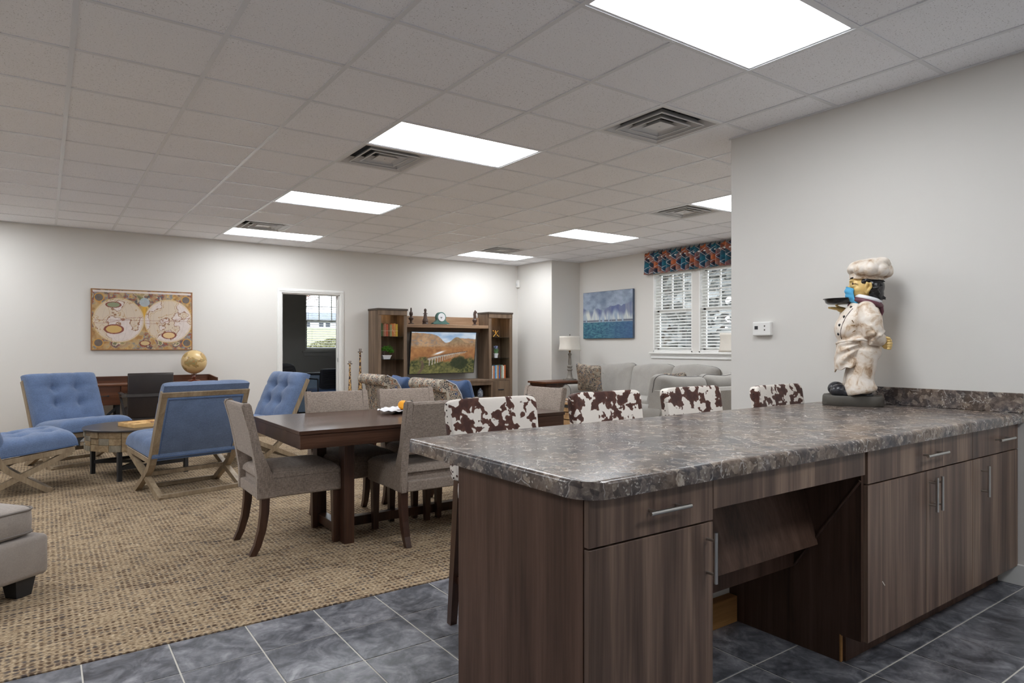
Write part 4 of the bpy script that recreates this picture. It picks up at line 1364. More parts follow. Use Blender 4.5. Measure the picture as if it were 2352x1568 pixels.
for x0, x1 in ((DXa + 0.03, 0.745), (1.455, DXb - 0.03)):
    MB().bar((x0, DYa + .06, 0.08), (x1, DYa + .06, 0.48), 0.02, 0.03).build('cross_brace', MAT['black'], t)
    MB().bar((x0, DYa + .06, 0.48), (x1, DYa + .06, 0.08), 0.02, 0.03).build('cross_brace', MAT['black'], t)

t = thing('desk_chair', 'dark brown leather desk chair with steel arm bar, pushed to the desk', 'chair', (1.05, 9.16, 0))
Mb = T(0, -0.06, 0.36) @ RX(math.radians(5))
MB().tuft(0.49, 0.55, 0.075, [(-.08, .2), (.08, .2)], 0.012, 0.05, M=Mb @ T(0, 0, 0.27) @ RX(PI / 2) @ RY(PI), edge=0.2, n=24).box((-0.243, -0.03, 0.0), (0.243, 0.012, 0.54), bev=0.012, seg=2, M=Mb).build('backrest', MAT['leather'], t, smooth=True, angle=60)
MB().ell((0, 0.2, 0.42), (0.245, 0.24, 0.06), 0.4, 0.25, 32, 14).build('seat', MAT['leather'], t, smooth=True, angle=70)
m = MB()
m.tube([(-0.29, 0.30, 0.62), (-0.29, -0.05, 0.635), (-0.26, -0.115, 0.638), (0.26, -0.115, 0.638), (0.29, -0.05, 0.635), (0.29, 0.30, 0.62)], 0.014, 4, flat=(1, 1.3))
m.build('arm_bar', MAT['steel'], t)
for s_ in (-1, 1):
    MB().box((s_ * .29 - .025, -0.02, 0.638), (s_ * .29 + .025, 0.30, 0.66), bev=0.008).build('armrest', MAT['leather'], t)
    MB().tube([(s_ * .29, 0.28, 0.62), (s_ * .25, 0.22, 0.36)], 0.013, 4).build('arm_post', MAT['steel'], t)
MB().tube([(0, 0.18, 0.36), (0, 0.18, 0.1)], 0.028, 12).build('gas_column', MAT['steel'], t)
MB().box((-0.2, -0.11, 0.335), (0.2, 0.38, 0.362), bev=0.006).build('seat_pan', MAT['steel'], t)
for k in range(5):
    a = 2 * PI * k / 5 + 0.3; q = V((math.cos(a) * 0.29, math.sin(a) * 0.29 + 0.18, 0.075))
    lg = MB().bar((0, 0.18, 0.11), q, 0.035, 0.03).build('base_spoke', MAT['steel'], t)
    MB().lathe([(0.028, -0.012), (0.028, 0.012)], 14, M=T(q.x, q.y, 0.028) @ RZ(a) @ RX(PI / 2)).tube([(q.x, q.y, .03), (q.x, q.y, .075)], .008, 6).build('castor', MAT['black'], lg)

MAT['globe'] = None
k = NT('antique_globe_print'); v = k.co()
n_ = k.noise(v, 7.5, 5, 0.55); 
c = k.ramp(n_, [(0.0, srgb(206, 176, 124)), (0.52, srgb(214, 186, 134)), (0.535, srgb(120, 92, 54)), (0.55, srgb(190, 152, 92)), (0.62, srgb(158, 146, 100)), (0.7, srgb(178, 128, 74))])
MAT['globe'] = k.fin(c, 0.28)
t = thing('desk_globe', 'antique tan desk globe on turned reddish wood stand', 'globe', (1.645, 9.75, 0.755))
MAT['red_wood'] = wood('reddish_turned_wood', srgb(78, 38, 24), srgb(112, 58, 38), srgb(140, 80, 54), 'Z', 14, 0.2, 0.3)
MB().lathe([(0.002, 0), (0.078, 0), (0.082, 0.008), (0.07, 0.018), (0.03, 0.024), (0.02, 0.035), (0.028, 0.05), (0.016, 0.065), (0.02, 0.085), (0.012, 0.095)], 28).build('stand', MAT['red_wood'], t, smooth=True, angle=60)
cz = 0.262
MB().ell((0, 0, cz), (0.16, 0.16, 0.16), nu=40, nv=24).build('sphere', MAT['globe'], t, smooth=True)
MAT['brass'] = plain('aged_brass', srgb(120, 92, 56), 0.4, 0.6)
ax = math.radians(23)
arc = [(0.172 * math.sin(a) * 1.0, 0.0, cz - 0.172 * math.cos(a)) for a in [(-0.35 + 2.9 * q / 24) for q in range(25)]]
MB().tube([(x * math.cos(.9), x * math.sin(.9), z) for x, y, z in arc], 0.005, 6).build('meridian_arm', MAT['brass'], t, smooth=True)
MB().lathe([(0.009, 0.09), (0.009, 0.105)], 10).build('pivot', MAT['brass'], t)

t = thing('wall_map', 'antique style world map canvas on the wall above the desk', 'picture', (1.08, YB, 1.577))
MAT['canvas_edge'] = plain('tan_canvas_edge', srgb(150, 118, 84), 0.8, var=0.15)
MB().box((-0.598, -0.032, -0.40), (0.598, -0.002, 0.40)).build('canvas', MAT['canvas_edge'], t)
def map_print(u, v):
    asp = 1.196 / 0.80; x = u * asp; y = v
    n1 = fbm(x * 9, y * 9, 4, 3); n2 = fbm(x * 22, y * 22, 3, 11); n3 = fbm(x * 14, y * 14, 3, 29)
    pal = np.array([[168, 120, 66], [196, 158, 96], [120, 128, 140], [140, 66, 52], [74, 74, 92], [206, 192, 170], [104, 112, 84]]) / 255.
    idx = (np.clip((n1 - .25) * 2, 0, .999) * 7).astype(int)
    rgb = pal[idx] * (0.72 + 0.5 * n2)[..., None]
    rgb = mixc(rgb, np.array([188, 160, 118]) / 255., .25 + np.clip((n3 - .42) * 3, 0, .55))
    # bright panels between the two discs
    rgb = mixc(rgb, np.array([214, 164, 62]) / 255., np.exp(-((x - .51 * asp) / .05) ** 2) * (np.abs(v - .62) < .12))
    R = 0.362; seen = np.zeros_like(u, bool)
    for cu, sd in ((0.262, 5), (0.752, 47)):
        cx = cu * asp; cy = 0.492
        r = np.hypot(x - cx, y - cy); ins = r < R
        land = fbm((x - cx) * 4.2 + sd, (y - cy) * 4.2 + 3, 5, sd)
        bias = .10 * np.exp(-(((x - cx - .03) / .17) ** 2)) + .07 * np.exp(-(((y - cy - .12) / .12) ** 2))
        L = land + bias
        disc = np.zeros(u.shape + (3,)) + np.array([218, 206, 200]) / 255.
        disc *= (0.96 + 0.08 * n2)[..., None]
        disc = mixc(disc, np.array([212, 196, 176]) / 255., (L > .60).astype(float))
        edge = np.abs(L - .60) < .012
        disc = mixc(disc, np.array([146, 104, 76]) / 255., edge * .9)
        inner = (np.abs(L - .68) < .007)
        disc = mixc(disc, np.array([180, 140, 92]) / 255., inner * .8)
        disc = mixc(disc, np.array([150, 96, 88]) / 255., (np.abs(y - cy) < .004) * .8)
        disc = mixc(disc, np.array([150, 96, 88]) / 255., (np.abs(y - cy - .05 * np.sin((x - cx) * 6)) < .004) * .6)
        for q in range(-2, 3):
            disc = mixc(disc, np.array([178, 160, 150]) / 255., (np.abs((x - cx) - q * .115 * np.sqrt(np.clip(1 - ((y - cy) / R) ** 2, 0, 1))) < .0022) * .5)
        rgb = np.where(ins[..., None], disc, rgb)
        rim = (np.abs(r - R) < .006) | (np.abs(r - R + .018) < .0025)
        rgb = mixc(rgb, np.array([206, 178, 128]) / 255., rim * 1.0)
        seen |= ins
    # cartouches
    for (cu, cv, a, b_, col) in ((.215, .345, .075, .062, (208, 172, 108)), (.21, .745, .06, .04, (140, 148, 118)), (.755, .25, .06, .05, (222, 190, 140)), (.515, .115, .045, .036, (206, 178, 130))):
        e = np.hypot((u - cu) * asp / (a * asp), (v - cv) / b_)
        rgb = mixc(rgb, np.array([120, 54, 42]) / 255., ((e < 1.28) & (e >= 1)) * .85)
        rgb = mixc(rgb, np.array(col) / 255., (e < 1) * 1.0)
    for cu, cv in ((.075, .86), (.93, .86), (.07, .12), (.94, .12)):
        e = np.hypot((u - cu) * asp, v - cv)
        rgb = mixc(rgb, np.array([200, 150, 74]) / 255., ((e < .072) & (e > .058)) * 1.0)
        rgb = mixc(rgb, np.array([92, 88, 92]) / 255., (e <= .058) * .75)
    e = np.hypot((u - .51) * asp, (v - .80)); rgb = mixc(rgb, np.array([172, 184, 190]) / 255., (e < .075) * .9)
    rgb = mixc(rgb, np.array([222, 210, 204]) / 255., ((v > .945) & (v < .978) & (u > .02) & (u < .98)) * .95)
    fr = (u < .012) | (u > .988) | (v < .014) | (v > .986)
    rgb = mixc(rgb, np.array([150, 106, 66]) / 255., fr * 1.0)
    return rgb
picture('print', MAT['print'], t, 1.196, 0.80, 300, 200, map_print, T(0, -0.0325, 0))

# ------------------------------------------------------------------ television wall unit
UF = 9.68                                     # front of the towers
MAT['warm_lamp'] = emit_mat('warm_puck_light', (1.0, 0.72, 0.42, 1), 55.0)


def tower(label, x0):
    t = thing('display_tower', label, 'cabinet', (x0, UF, 0), 0, 'display towers beside the television')
    W_, D_, H_ = 0.505, 0.36, 1.83
    for x in (0.0, W_ - 0.02):
        MB().box((x, 0.002, 0.0), (x + 0.02, D_, H_ - 0.03)).build('side_panel', MAT['rustic'], t)
    for k in range(4):
        a = 0.021 + k * (W_ - 0.042) / 4
        MB().box((a, D_ - 0.02, 0.05), (a + (W_ - 0.042) / 4 - 0.002, D_ - 0.006, H_ - 0.03)).build('back_board', MAT['rustic'], t)
    MB().box((-0.012, -0.025, H_ - 0.03), (W_ + 0.012, D_ + 0.002, H_), bev=0.004).build('top_cap', MAT['rustic_dark'], t)
    MB().box((0.0, -0.018, H_ - 0.105), (W_, 0.02, H_ - 0.031), bev=0.002).build('top_rail', MAT['rustic'], t)
    for x in (0.0, W_ - 0.055):
        MB().box((x, -0.012, 0.0), (x + 0.055, 0.01, H_ - 0.106), bev=0.002).build('stile', MAT['rustic'], t)
    for z in (1.383, 1.018):
        MB().box((0.02, 0.015, z - 0.008), (W_ - 0.02, D_ - 0.02, z)).build('glass_shelf', MAT['shelf_glass'], t)
    MB().box((0.02, -0.008, 0.615), (W_ - 0.02, D_ - 0.02, 0.65)).build('fixed_shelf', MAT['rustic'], t)
    d = MB().box((0.056, -0.014, 0.30), (W_ - 0.056, 0.006, 0.61), bev=0.002).build('drawer', MAT['rustic'], t)
    MB().box((W_ / 2 - 0.06, -0.03, 0.45), (W_ / 2 + 0.06, -0.013, 0.465), bev=0.002).build('handle', MAT['black'], d)
    MB().box((0.056, -0.012, 0.0), (W_ - 0.056, 0.006, 0.29)).build('lower_drawer', MAT['rustic'], t)
    MB().lathe([(0.022, 1.772), (0.022, 1.778)], 14, M=T(W_ / 2, 0.2, 0)).build('puck_light', MAT['warm_lamp'], t)
    MB().box((0.02, 0.02, 1.7785), (W_ - 0.02, D_ - 0.02, 1.788)).build('ceiling_board', MAT['rustic'], t)
    return t


tower('rustic wood display tower holding the small bonsai and tied books', 4.275)
tower('rustic wood display tower holding the lavender pot and blue books', 6.365)
t = thing('bridge_shelf', 'rustic wood shelf bridging the towers above the television', 'shelf', (0, 0, 0))
MB().box((4.782, UF + 0.0, 1.535), (6.363, 9.99, 1.59), bev=0.003).build('board', MAT['rustic_x'], t)
MB().box((4.782, 9.99, 1.50), (6.363, 10.01, 1.735), bev=0.002).build('back_rail', MAT['rustic_x'], t)
MB().box((4.782, 9.95, 1.47), (6.363, 9.989, 1.534)).build('under_rail', MAT['rustic_x'], t)
t = thing('media_console', 'low rustic wood media console under the television', 'cabinet', (0, 0, 0))
C0, C1, CF = 4.784, 6.361, 9.55
MB().box((C0, CF - 0.02, 0.61), (C1, 10.02, 0.65), bev=0.004).build('top', MAT['rustic'], t)
MB().box((C0, CF - 0.012, 0.555), (C1, CF + 0.01, 0.609), bev=0.002).build('top_rail', MAT['rustic'], t)
MB().box((C0, 9.99, 0.06), (C1, 10.01, 0.61)).build('back_panel', MAT['rustic_dark'], t)
MB().box((C0, CF, 0.0), (C1, 9.99, 0.08)).build('plinth', MAT['rustic'], t)
MB().box((C0, CF, 0.32), (C1, 9.99, 0.345)).build('shelf', MAT['rustic'], t)
for x in (C0, 5.30, 5.80, C1 - 0.03):
    MB().box((x, CF - 0.005, 0.08), (x + 0.03, 9.99, 0.61)).build('divider', MAT['rustic'], t)
for x0 in (C0 + 0.03, 5.83):
    d = MB().box((x0, CF - 0.008, 0.085), (x0 + 0.46, CF + 0.012, 0.318), bev=0.002).build('drawer', MAT['rustic'], t)
    MB().box((x0 + 0.17, CF - 0.024, 0.2), (x0 + 0.29, CF - 0.007, 0.215)).build('handle', MAT['black'], d)

t = thing('television', 'flat television tilted down, showing autumn hills and a viaduct', 'television', (5.53, 9.80, 1.115))
Mt = RX(math.radians(7.5))
MB().box((-0.635, 0.0, -0.362), (0.635, 0.035, 0.362), bev=0.004, M=Mt).build('casing', MAT['black'], t)
MB().box((-0.2, 0.035, -0.15), (0.2, 0.06, 0.15), M=Mt).box((-0.15, 0.05, -0.12), (0.15, 0.298, 0.12)).build('wall_mount', MAT['black'], t)


def tv_print(u, v):
    n1 = fbm(u * 14, v * 9, 5, 2); n2 = fbm(u * 40, v * 30, 4, 8)
    sky = mixc(np.array([126, 164, 206]) / 255., np.array([214, 222, 230]) / 255., fbm(u * 6, v * 9, 4, 4) * 1.6 - .3)
    ridge1 = .92 + .07 * np.sin(u * 3.3 + 1.6) - .16 * np.exp(-((u - .53) / .11) ** 2) + .03 * (fbm(u * 9, v * 0, 4, 5) - .5)
    ridge2 = .66 + .23 * np.exp(-((u - .69) / .11) ** 2) + .23 * np.clip((u - .7) * 1.6, 0, .8) + .03 * (fbm(u * 12, v * 0, 4, 6) - .5)
    far = mixc(np.array([150, 112, 78]) / 255., np.array([196, 150, 104]) / 255., n1 * 1.8 - .4)
    far = mixc(far, np.array([120, 116, 118]) / 255., np.clip(n2 * 2.4 - 1.2, 0, .7))
    mid = mixc(np.array([148, 94, 54]) / 255., np.array([190, 138, 86]) / 255., n2 * 1.8 - .4)
    mid = mixc(mid, np.array([128, 120, 96]) / 255., np.clip((v - .6) * 3, 0, .6))
    rgb = np.where((v < ridge1)[..., None], far, sky)
    rgb = np.where((v < ridge2)[..., None], mid, rgb)
    heath = mixc(np.array([140, 82, 42]) / 255., np.array([178, 118, 62]) / 255., n1 * 2 - .5)
    rgb = mixc(rgb, heath, np.clip((.66 - v + .1 * (n1 - .5)) * 12, 0, 1))
    bush = mixc(np.array([42, 54, 30]) / 255., np.array([112, 106, 54]) / 255., n2 * 2.2 - .55)
    rgb = mixc(rgb, bush, np.clip((.36 + .06 * np.sin(u * 9) - v + .2 * (n1 - .5)) * 14, 0, 1))
    rgb = mixc(rgb, np.array([118, 114, 58]) / 255. * (.6 + .6 * n2[..., None]), np.clip((.2 - v + .2 * (n1 - .5)) * 8, 0, .7) * (u < .75))
    rgb = mixc(rgb, np.array([36, 46, 26]) / 255., np.clip((.17 - np.hypot((u - .75) * 1.2, v - .24) + .1 * (n1 - .5)) * 20, 0, .8))
    # viaduct curving up to the right
    top = .30 + .23 * np.clip((u - .18) / .68, 0, 1) ** .55
    dep = .19 * np.clip((.95 - u) / .6, 0.15, 1)
    on = (u > .26) & (u < .86) & (v < top) & (v > top - dep)
    k_ = np.clip(u, .26, .86); ph = (1 - np.sqrt(np.clip(.9 - k_, 0, 1) / .9)) * 34
    fr = ph - np.floor(ph); arch = (np.abs(fr - .5) < .33) & (v < top - dep * .22 - dep * .25 * (np.abs(fr - .5) / .33) ** 2)
    rgb = mixc(rgb, np.array([168, 156, 140]) / 255. * (.8 + .4 * n2[..., None]), on & ~arch)
    rgb = mixc(rgb, np.array([96, 70, 58]) / 255., ((u > .13) & (u < .88) & (np.abs(v - top - .004) < .008)) * .9)
    tr_ = (np.abs(u - (.14 + .05 * np.sin((v - .02) * 9))) < .022) & (v < .31)
    rgb = mixc(rgb, np.array([98, 76, 62]) / 255., tr_ * .8)
    sm = np.exp(-(((u - .43) / .07) ** 2 + ((v - .50 - (u - .43) * .5) / .022) ** 2))
    rgb = mixc(rgb, np.array([226, 228, 230]) / 255., sm * 1.4)
    return (rgb * .78 + rgb.mean(-1, keepdims=True) * .22) * .95


picture('screen', MAT['screen'], t, 1.244, 0.70, 280, 160, tv_print, Mt @ T(0, -0.001, 0))

# things on the bridge shelf -------------------------------------------
MAT['carved'] = plain('dark_carved_resin', srgb(74, 58, 52), 0.35, var=0.2, nscale=40)
def turned(name, label, cat, x, prof, mat, extra=None, y=9.80, z=1.59, seg=20):
    t = thing(name, label, cat, (x, y, z))
    MB().lathe(prof, seg).build('body', MAT[mat], t, smooth=True, angle=45)
    if extra: extra(t)
    return t


GS_ = 'dark chess sculptures on the bridge shelf'
def king_top(t): MB().ell((0, 0, .255), (.013, .013, .018), nu=10, nv=8).build('finial', MAT['carved'], t, smooth=True)
tag(turned('chess_sculpture', 'dark chess bishop sculpture with a pointed tip, beside the bonsai tower', 'sculpture', 4.917,
    [(.002, 0), (.045, 0), (.045, .016), (.02, .02), (.018, .045), (.026, .055), (.02, .06), (.04, .085), (.042, .10), (.02, .118), (.018, .135), (.028, .15), (.03, .185), (.022, .205), (.012, .215), (.016, .232), (.012, .25)], 'carved', king_top), group=GS_)
def queen_top(t): MB().box((-.03, -.03, .176), (.03, .03, .186), bev=.002).build('collar', MAT['carved'], t)
tag(turned('chess_sculpture', 'dark chess king sculpture with square collar, next to the clock', 'sculpture', 5.18,
    [(.002, 0), (.05, 0), (.05, .02), (.042, .03), (.05, .05), (.045, .075), (.03, .11), (.028, .15), (.022, .17), (.02, .19), (.018, .215), (.024, .235), (.02, .255), (.008, .265)], 'carved', queen_top), group=GS_)
def knight(t):
    P = [(-.02, .12), (.022, .12), (.024, .16), (.018, .19), (.03, .215), (.042, .225), (.038, .24), (.02, .25), (.008, .268), (.0, .25), (-.014, .235), (-.022, .2), (-.018, .16)]
    MB().prism([(a, -.014, b) for a, b in P], (0, .028, 0)).build('horse_head', MAT['carved'], t)
tag(turned('chess_sculpture', 'dark chess knight sculpture with horse head by the lavender tower', 'sculpture', 6.152,
    [(.002, 0), (.045, 0), (.045, .014), (.022, .018), (.02, .045), (.036, .07), (.042, .09), (.036, .105), (.016, .122)], 'carved', knight), group=GS_)
MAT['teal'] = plain('teal_painted_wood', srgb(78, 118, 112), 0.5, var=0.12)
MAT['dial'] = plain('white_clock_dial', srgb(226, 228, 232), 0.4)
t = thing('mantel_clock', 'teal mantel clock with round white dial on the bridge shelf', 'clock', (5.48, 9.82, 1.59))
P = [(-.155, .0), (.155, .0), (.155, .018)]
P += [(.155 - .075 * k / 5, .018 + .055 * (k / 5) ** 2) for k in range(1, 6)]
P += [(.088 * math.cos(a), .115 + .088 * math.sin(a)) for a in [(-0.35 + (PI + .7) * k / 18) for k in range(19)]]
P += [(-.08 - .075 * k / 5, .018 + .055 * ((5 - k) / 5) ** 2) for k in range(0, 6)]
MB().prism([(a, -.035, b + .012) for a, b in P], (0, .07, 0)).build('case', MAT['teal'], t)
MB().box((-.10, -.04, 0), (.10, .04, .012)).build('foot', MAT['carved'], t)
d = MB().lathe([(.002, 0), (.066, 0), (.07, .004), (.066, .008), (.002, .008)], 32, M=T(0, -.036, .127) @ RX(PI / 2)).build('dial', MAT['dial'], t, smooth=True, angle=30)
MB().bar((0, -.046, .127), (-.035, -.046, .127), .003, .005).bar((0, -.046, .127), (-.012, -.046, .10), .003, .005).lathe([(.006, 0), (.006, .004)], 10, M=T(0, -.044, .127) @ RX(PI / 2)).build('clock_hands', MAT['black'], d)

# books ---------------------------------------------------------------
def book(label, x, wd, hgt, z, col, grp, y=9.735, dep=0.13):
    t = thing('book', label, 'book', (x, y, z), 0, grp)
    c = MB()
    c.box((0.001, 0, 0), (wd - 0.001, 0.004, hgt), bev=0.001)
    c.box((0.001, 0.004, 0), (0.004, dep, hgt)).box((wd - 0.004, 0.004, 0), (wd - 0.001, dep, hgt))
    c.build('cover', plain('book_cloth_%d_%d_%d' % col, srgb(*col), 0.7, var=0.12, nscale=30), t)
    MB().box((0.004, 0.004, 0.003), (wd - 0.004, dep - 0.004, hgt - 0.004)).build('pages', MAT['pages'], t)
    return t


MAT['pages'] = plain('cream_pages', srgb(224, 212, 186), 0.9)
cols = [('dark green', (52, 92, 52)), ('olive brown', (122, 102, 66)), ('faded rose', (168, 112, 92)), ('brick red', (178, 86, 58)), ('brown', (118, 84, 54)), ('sage green', (150, 150, 106)), ('terracotta', (196, 122, 76)), ('tan orange', (206, 146, 84)), ('mustard', (196, 166, 62))]
x = 4.345; rnd = random.Random(2)
for nme, col in cols:
    wd = rnd.uniform(0.026, 0.038); book('%s book in the tied bundle above the bonsai' % nme, x, wd - 0.0006, 0.19 + rnd.uniform(0, .02), 1.384, col, 'tied books above the bonsai'); x += wd
t = thing('twine_bow', 'pale twine tied around the bundle of old books', 'string', (0, 0, 0))
MB().tube([(4.343, 9.732, 1.475), (x + 0.002, 9.732, 1.475), (x + 0.002, 9.868, 1.475), (4.343, 9.868, 1.475)], 0.002, 5, closed=True).tube([(4.53, 9.73, 1.475), (4.55, 9.728, 1.50), (4.565, 9.728, 1.475), (4.60, 9.728, 1.42)], 0.002, 5).build('cord', MAT['pages'], t)
cols = [('white', (222, 216, 206)), ('orange', (206, 118, 56)), ('sky blue', (92, 150, 206)), ('pale blue', (170, 206, 222)), ('amber', (214, 142, 72)), ('cobalt blue', (70, 108, 178)), ('umber', (150, 98, 66)), ('sage', (160, 184, 170)), ('ivory', (230, 226, 212)), ('burnt orange', (204, 110, 62))]
x = 6.475
for nme, col in cols:
    wd = rnd.uniform(0.026, 0.034); book('%s spined book on the shelf below the lavender pot' % nme, x, wd - 0.0006, 0.225 + rnd.uniform(0, .015), 0.651, col, 'blue and orange books below the lavender'); x += wd

# plants and ornaments in the towers ----------------------------------
MAT['leaf'] = plain('bright_green_leaf', srgb(82, 142, 44), 0.5, var=0.3, nscale=30)
MAT['lav_leaf'] = plain('grey_green_leaf', srgb(104, 142, 98), 0.6, var=0.25)
MAT['lav_flower'] = plain('lavender_flower', srgb(134, 140, 176), 0.7, var=0.2)
t = thing('bonsai_plant', 'small green bonsai in a white tray pot on glass shelf', 'plant', (4.47, 9.80, 1.019))
q = MB(); a, b_, hh = .075, .05, .065
q.pts([(-a * .72, -b_ * .72, 0), (a * .72, -b_ * .72, 0), (a * .72, b_ * .72, 0), (-a * .72, b_ * .72, 0), (-a, -b_, hh), (a, -b_, hh), (a, b_, hh), (-a, b_, hh)], [(3, 2, 1, 0), (4, 5, 6, 7), (0, 1, 5, 4), (1, 2, 6, 5), (2, 3, 7, 6), (3, 0, 4, 7)])
q.box((-a - .004, -b_ - .004, hh - .01), (a + .004, b_ + .004, hh)).build('pot', MAT['china'], t)
MB().tube([(-.03, 0, hh), (-.045, 0, .10), (-.02, 0, .13), (.03, .0, .15)], [.009, .008, .006, .004], 7).build('trunk', MAT['bark'], t)
rnd = random.Random(6); lb = MB()
for cx, cz, rx, rz in ((-.045, .165, .06, .025), (.02, .19, .07, .03), (.07, .15, .05, .028), (-.01, .155, .06, .02), (.085, .125, .03, .02)):
    for _ in range(46):
        c = V((cx + rnd.gauss(0, rx * .55), rnd.gauss(0, .03), cz + rnd.gauss(0, rz * .6)))
        lb.ell(c, (rnd.uniform(.01, .016), rnd.uniform(.008, .012), .006), nu=6, nv=4)
tag(lb.build('leaves', MAT['leaf'], t, smooth=True), kind='stuff')
t = thing('lavender_plant', 'potted lavender in a small white pot on glass shelf', 'plant', (6.60, 9.80, 1.019))
MB().lathe([(.002, 0), (.032, 0), (.042, .062), (.046, .062), (.046, .08), (.04, .08), (.038, .07), (.002, .07)], 20).build('pot', MAT['china'], t, smooth=True, angle=40)
lf = MB(); fl = MB()
for _ in range(70):
    an = rnd.uniform(0, 2 * PI); r = rnd.uniform(0, .055); h_ = rnd.uniform(.06, .13)
    p = V((.02 * math.cos(an), .02 * math.sin(an), .07)); q_ = V((r * math.cos(an), r * math.sin(an), .075 + h_))
    lf.tube([p, q_], [.004, .002], 4)
    if h_ > .085: fl.ell(q_, (.007, .007, .016), nu=6, nv=5)
tag(lf.build('leaves', MAT['lav_leaf'], t), kind='stuff'); tag(fl.build('flowers', MAT['lav_flower'], t, smooth=True), kind='stuff')
MAT['gold'] = plain('polished_gold', srgb(226, 178, 96), 0.22, 0.9, var=0.04)
t = thing('gold_jack_ornament', 'shiny gold crossed jack ornament on the upper glass shelf', 'ornament', (6.60, 9.80, 1.3865))
for k, (d0, d1) in enumerate((((-.05, 0, .0145), (.045, .0, .115)), ((.06, 0, .0145), (-.055, 0, .112)), ((0, -.05, .03), (.02, .05, .11)))):
    m = MB().tube([d0, d1], .007, 10)
    for e in (d0, d1): m.ell(e, (.014, .014, .014), nu=12, nv=8)
    m.build('crossed_rod', MAT['gold'], t, smooth=True)
k = NT('marbled_blue_glaze'); c = k.ramp(k.noise(k.co(), 22, 3, .5, 2.0), [(.4, srgb(96, 106, 126)), (.5, srgb(150, 158, 172)), (.55, srgb(196, 202, 210)), (.62, srgb(112, 122, 140))]); MAT['vase'] = k.fin(c, .3)
turned('vase', 'small marbled blue grey vase inside the media console', 'vase', 6.165, [(.002, 0), (.04, 0), (.048, .01), (.05, .06), (.046, .10), (.03, .125), (.015, .135), (.016, .155), (.012, .155), (.011, .14)], 'vase', None, 9.64, 0.345)

# giraffes --------------------------------------------------------------
k = NT('giraffe_paint'); e = k.voro(k.co((1, 1, .7)), 26, 'DISTANCE_TO_EDGE'); MAT['giraffe'] = k.fin(k.ramp(e, [(0.0, srgb(206, 170, 116)), (0.07, srgb(196, 152, 96)), (0.10, srgb(66, 44, 34))], 'CONSTANT'), .45)
def giraffe(label, loc, H_, rz, head_z):
    t = thing('giraffe_figure', label, 'figurine', loc, rz, 'tall carved giraffes')
    s_ = H_
    m = MB()
    m.ell((0, 0, .40 * s_), (.075, .042, .06), nu=18, nv=12, M=None)
    m.ell((.04, 0, .43 * s_), (.05, .04, .07), nu=14, nv=10)
    m.tube([(.05, 0, .42 * s_), (.065, 0, .55 * s_), (.07, 0, .75 * s_), (.072, 0, .93 * s_)], [.04, .027, .017, .014], 12)
    for sx in (-1, 1):
        for sy in (-1, 1):
            m.tube([(sx * .05, sy * .022, .4 * s_), (sx * .055, sy * .026, .2 * s_), (sx * .055, sy * .028, .012)], [.022, .013, .011], 8)
    m.ell((.09, 0, .945 * s_), (.036, .017, .018), nu=14, nv=10, M=None)
    mesh_obj('body', remesh(m, 0.006, 4), MAT['giraffe'], t)
    hd = MB()
    for sy in (-1, 1):
        hd.tube([(.073, sy * .008, .955 * s_), (.073, sy * .013, .985 * s_), (.073, sy * .012, s_)], [.006, .005, .006], 7)
        hd.ell((.07, sy * .026, .955 * s_), (.006, .014, .007), nu=8, nv=6)
    hd.build('horns', MAT['leg'], t, smooth=True)
    MB().box((-.085, -.045, 0), (.085, .045, .014), bev=.003).build('plinth', MAT['leg'], t)
    return t
giraffe('shorter carved giraffe figure standing nearest the doorway', (3.90, 9.86, 0.004), 0.995, math.radians(-120), 0)
giraffe('taller carved giraffe figure beside the bonsai tower', (4.085, 9.90, 0.004), 1.185, math.radians(-120), 0)

# ------------------------------------------------------------------ flowered roll-back chairs (local: faces +y)
def make_floral():
    t = thing('accent_chair', 'x', 'chair', (0, 0, 0), -PI / 2, 'flowered roll back armless chairs')
    arc = [(-.335 + .062 * math.cos(a), .842 + .062 * math.sin(a)) for a in [PI * 1.62 - k * PI * 1.25 / 10 for k in range(11)]]
    prof = [(-.245, .30), (-.27, .55), (-.30, .74)] + arc + [(-.20, .845), (-.145, .76), (-.11, .64), (-.09, .48), (-.08, .30)]
    p = MB().prism([(-.32, y, z) for y, z in prof], (.64, 0, 0))
    p.build('backrest', MAT['floral'], t, smooth=True, angle=45)
    for sx in (-1, 1):
        MB().tube([(sx * .321, y, z) for y, z in prof[-6:] ] , .006, 6).build('piping', MAT['lt_piping'], t)
    s_ = MB().box((-.32, -.24, .17), (.32, .38, .33), bev=.012, seg=2).ell((0, .09, .385), (.318, .295, .075), .35, .2, 36, 14).build('seat', MAT['floral'], t, smooth=True, angle=60)
    for sx in (-1, 1):
        for y in (-.2, .34):
            MB().tube([(sx * .27, y, .18), (sx * .275, y * 1.04, 0)], [.026, .017], 4).build('leg', MAT['leg'], t)
    return t


fc = make_floral()
for k, (lab, x, y) in enumerate((('flowered roll back chair near the doorway and the giraffes', 3.44, 7.15), ('flowered roll back chair in front of the media console', 3.47, 5.87))):
    o = fc if k == 0 else copy_tree(fc)
    o.location = (x, y, 0.004); o['label'] = lab


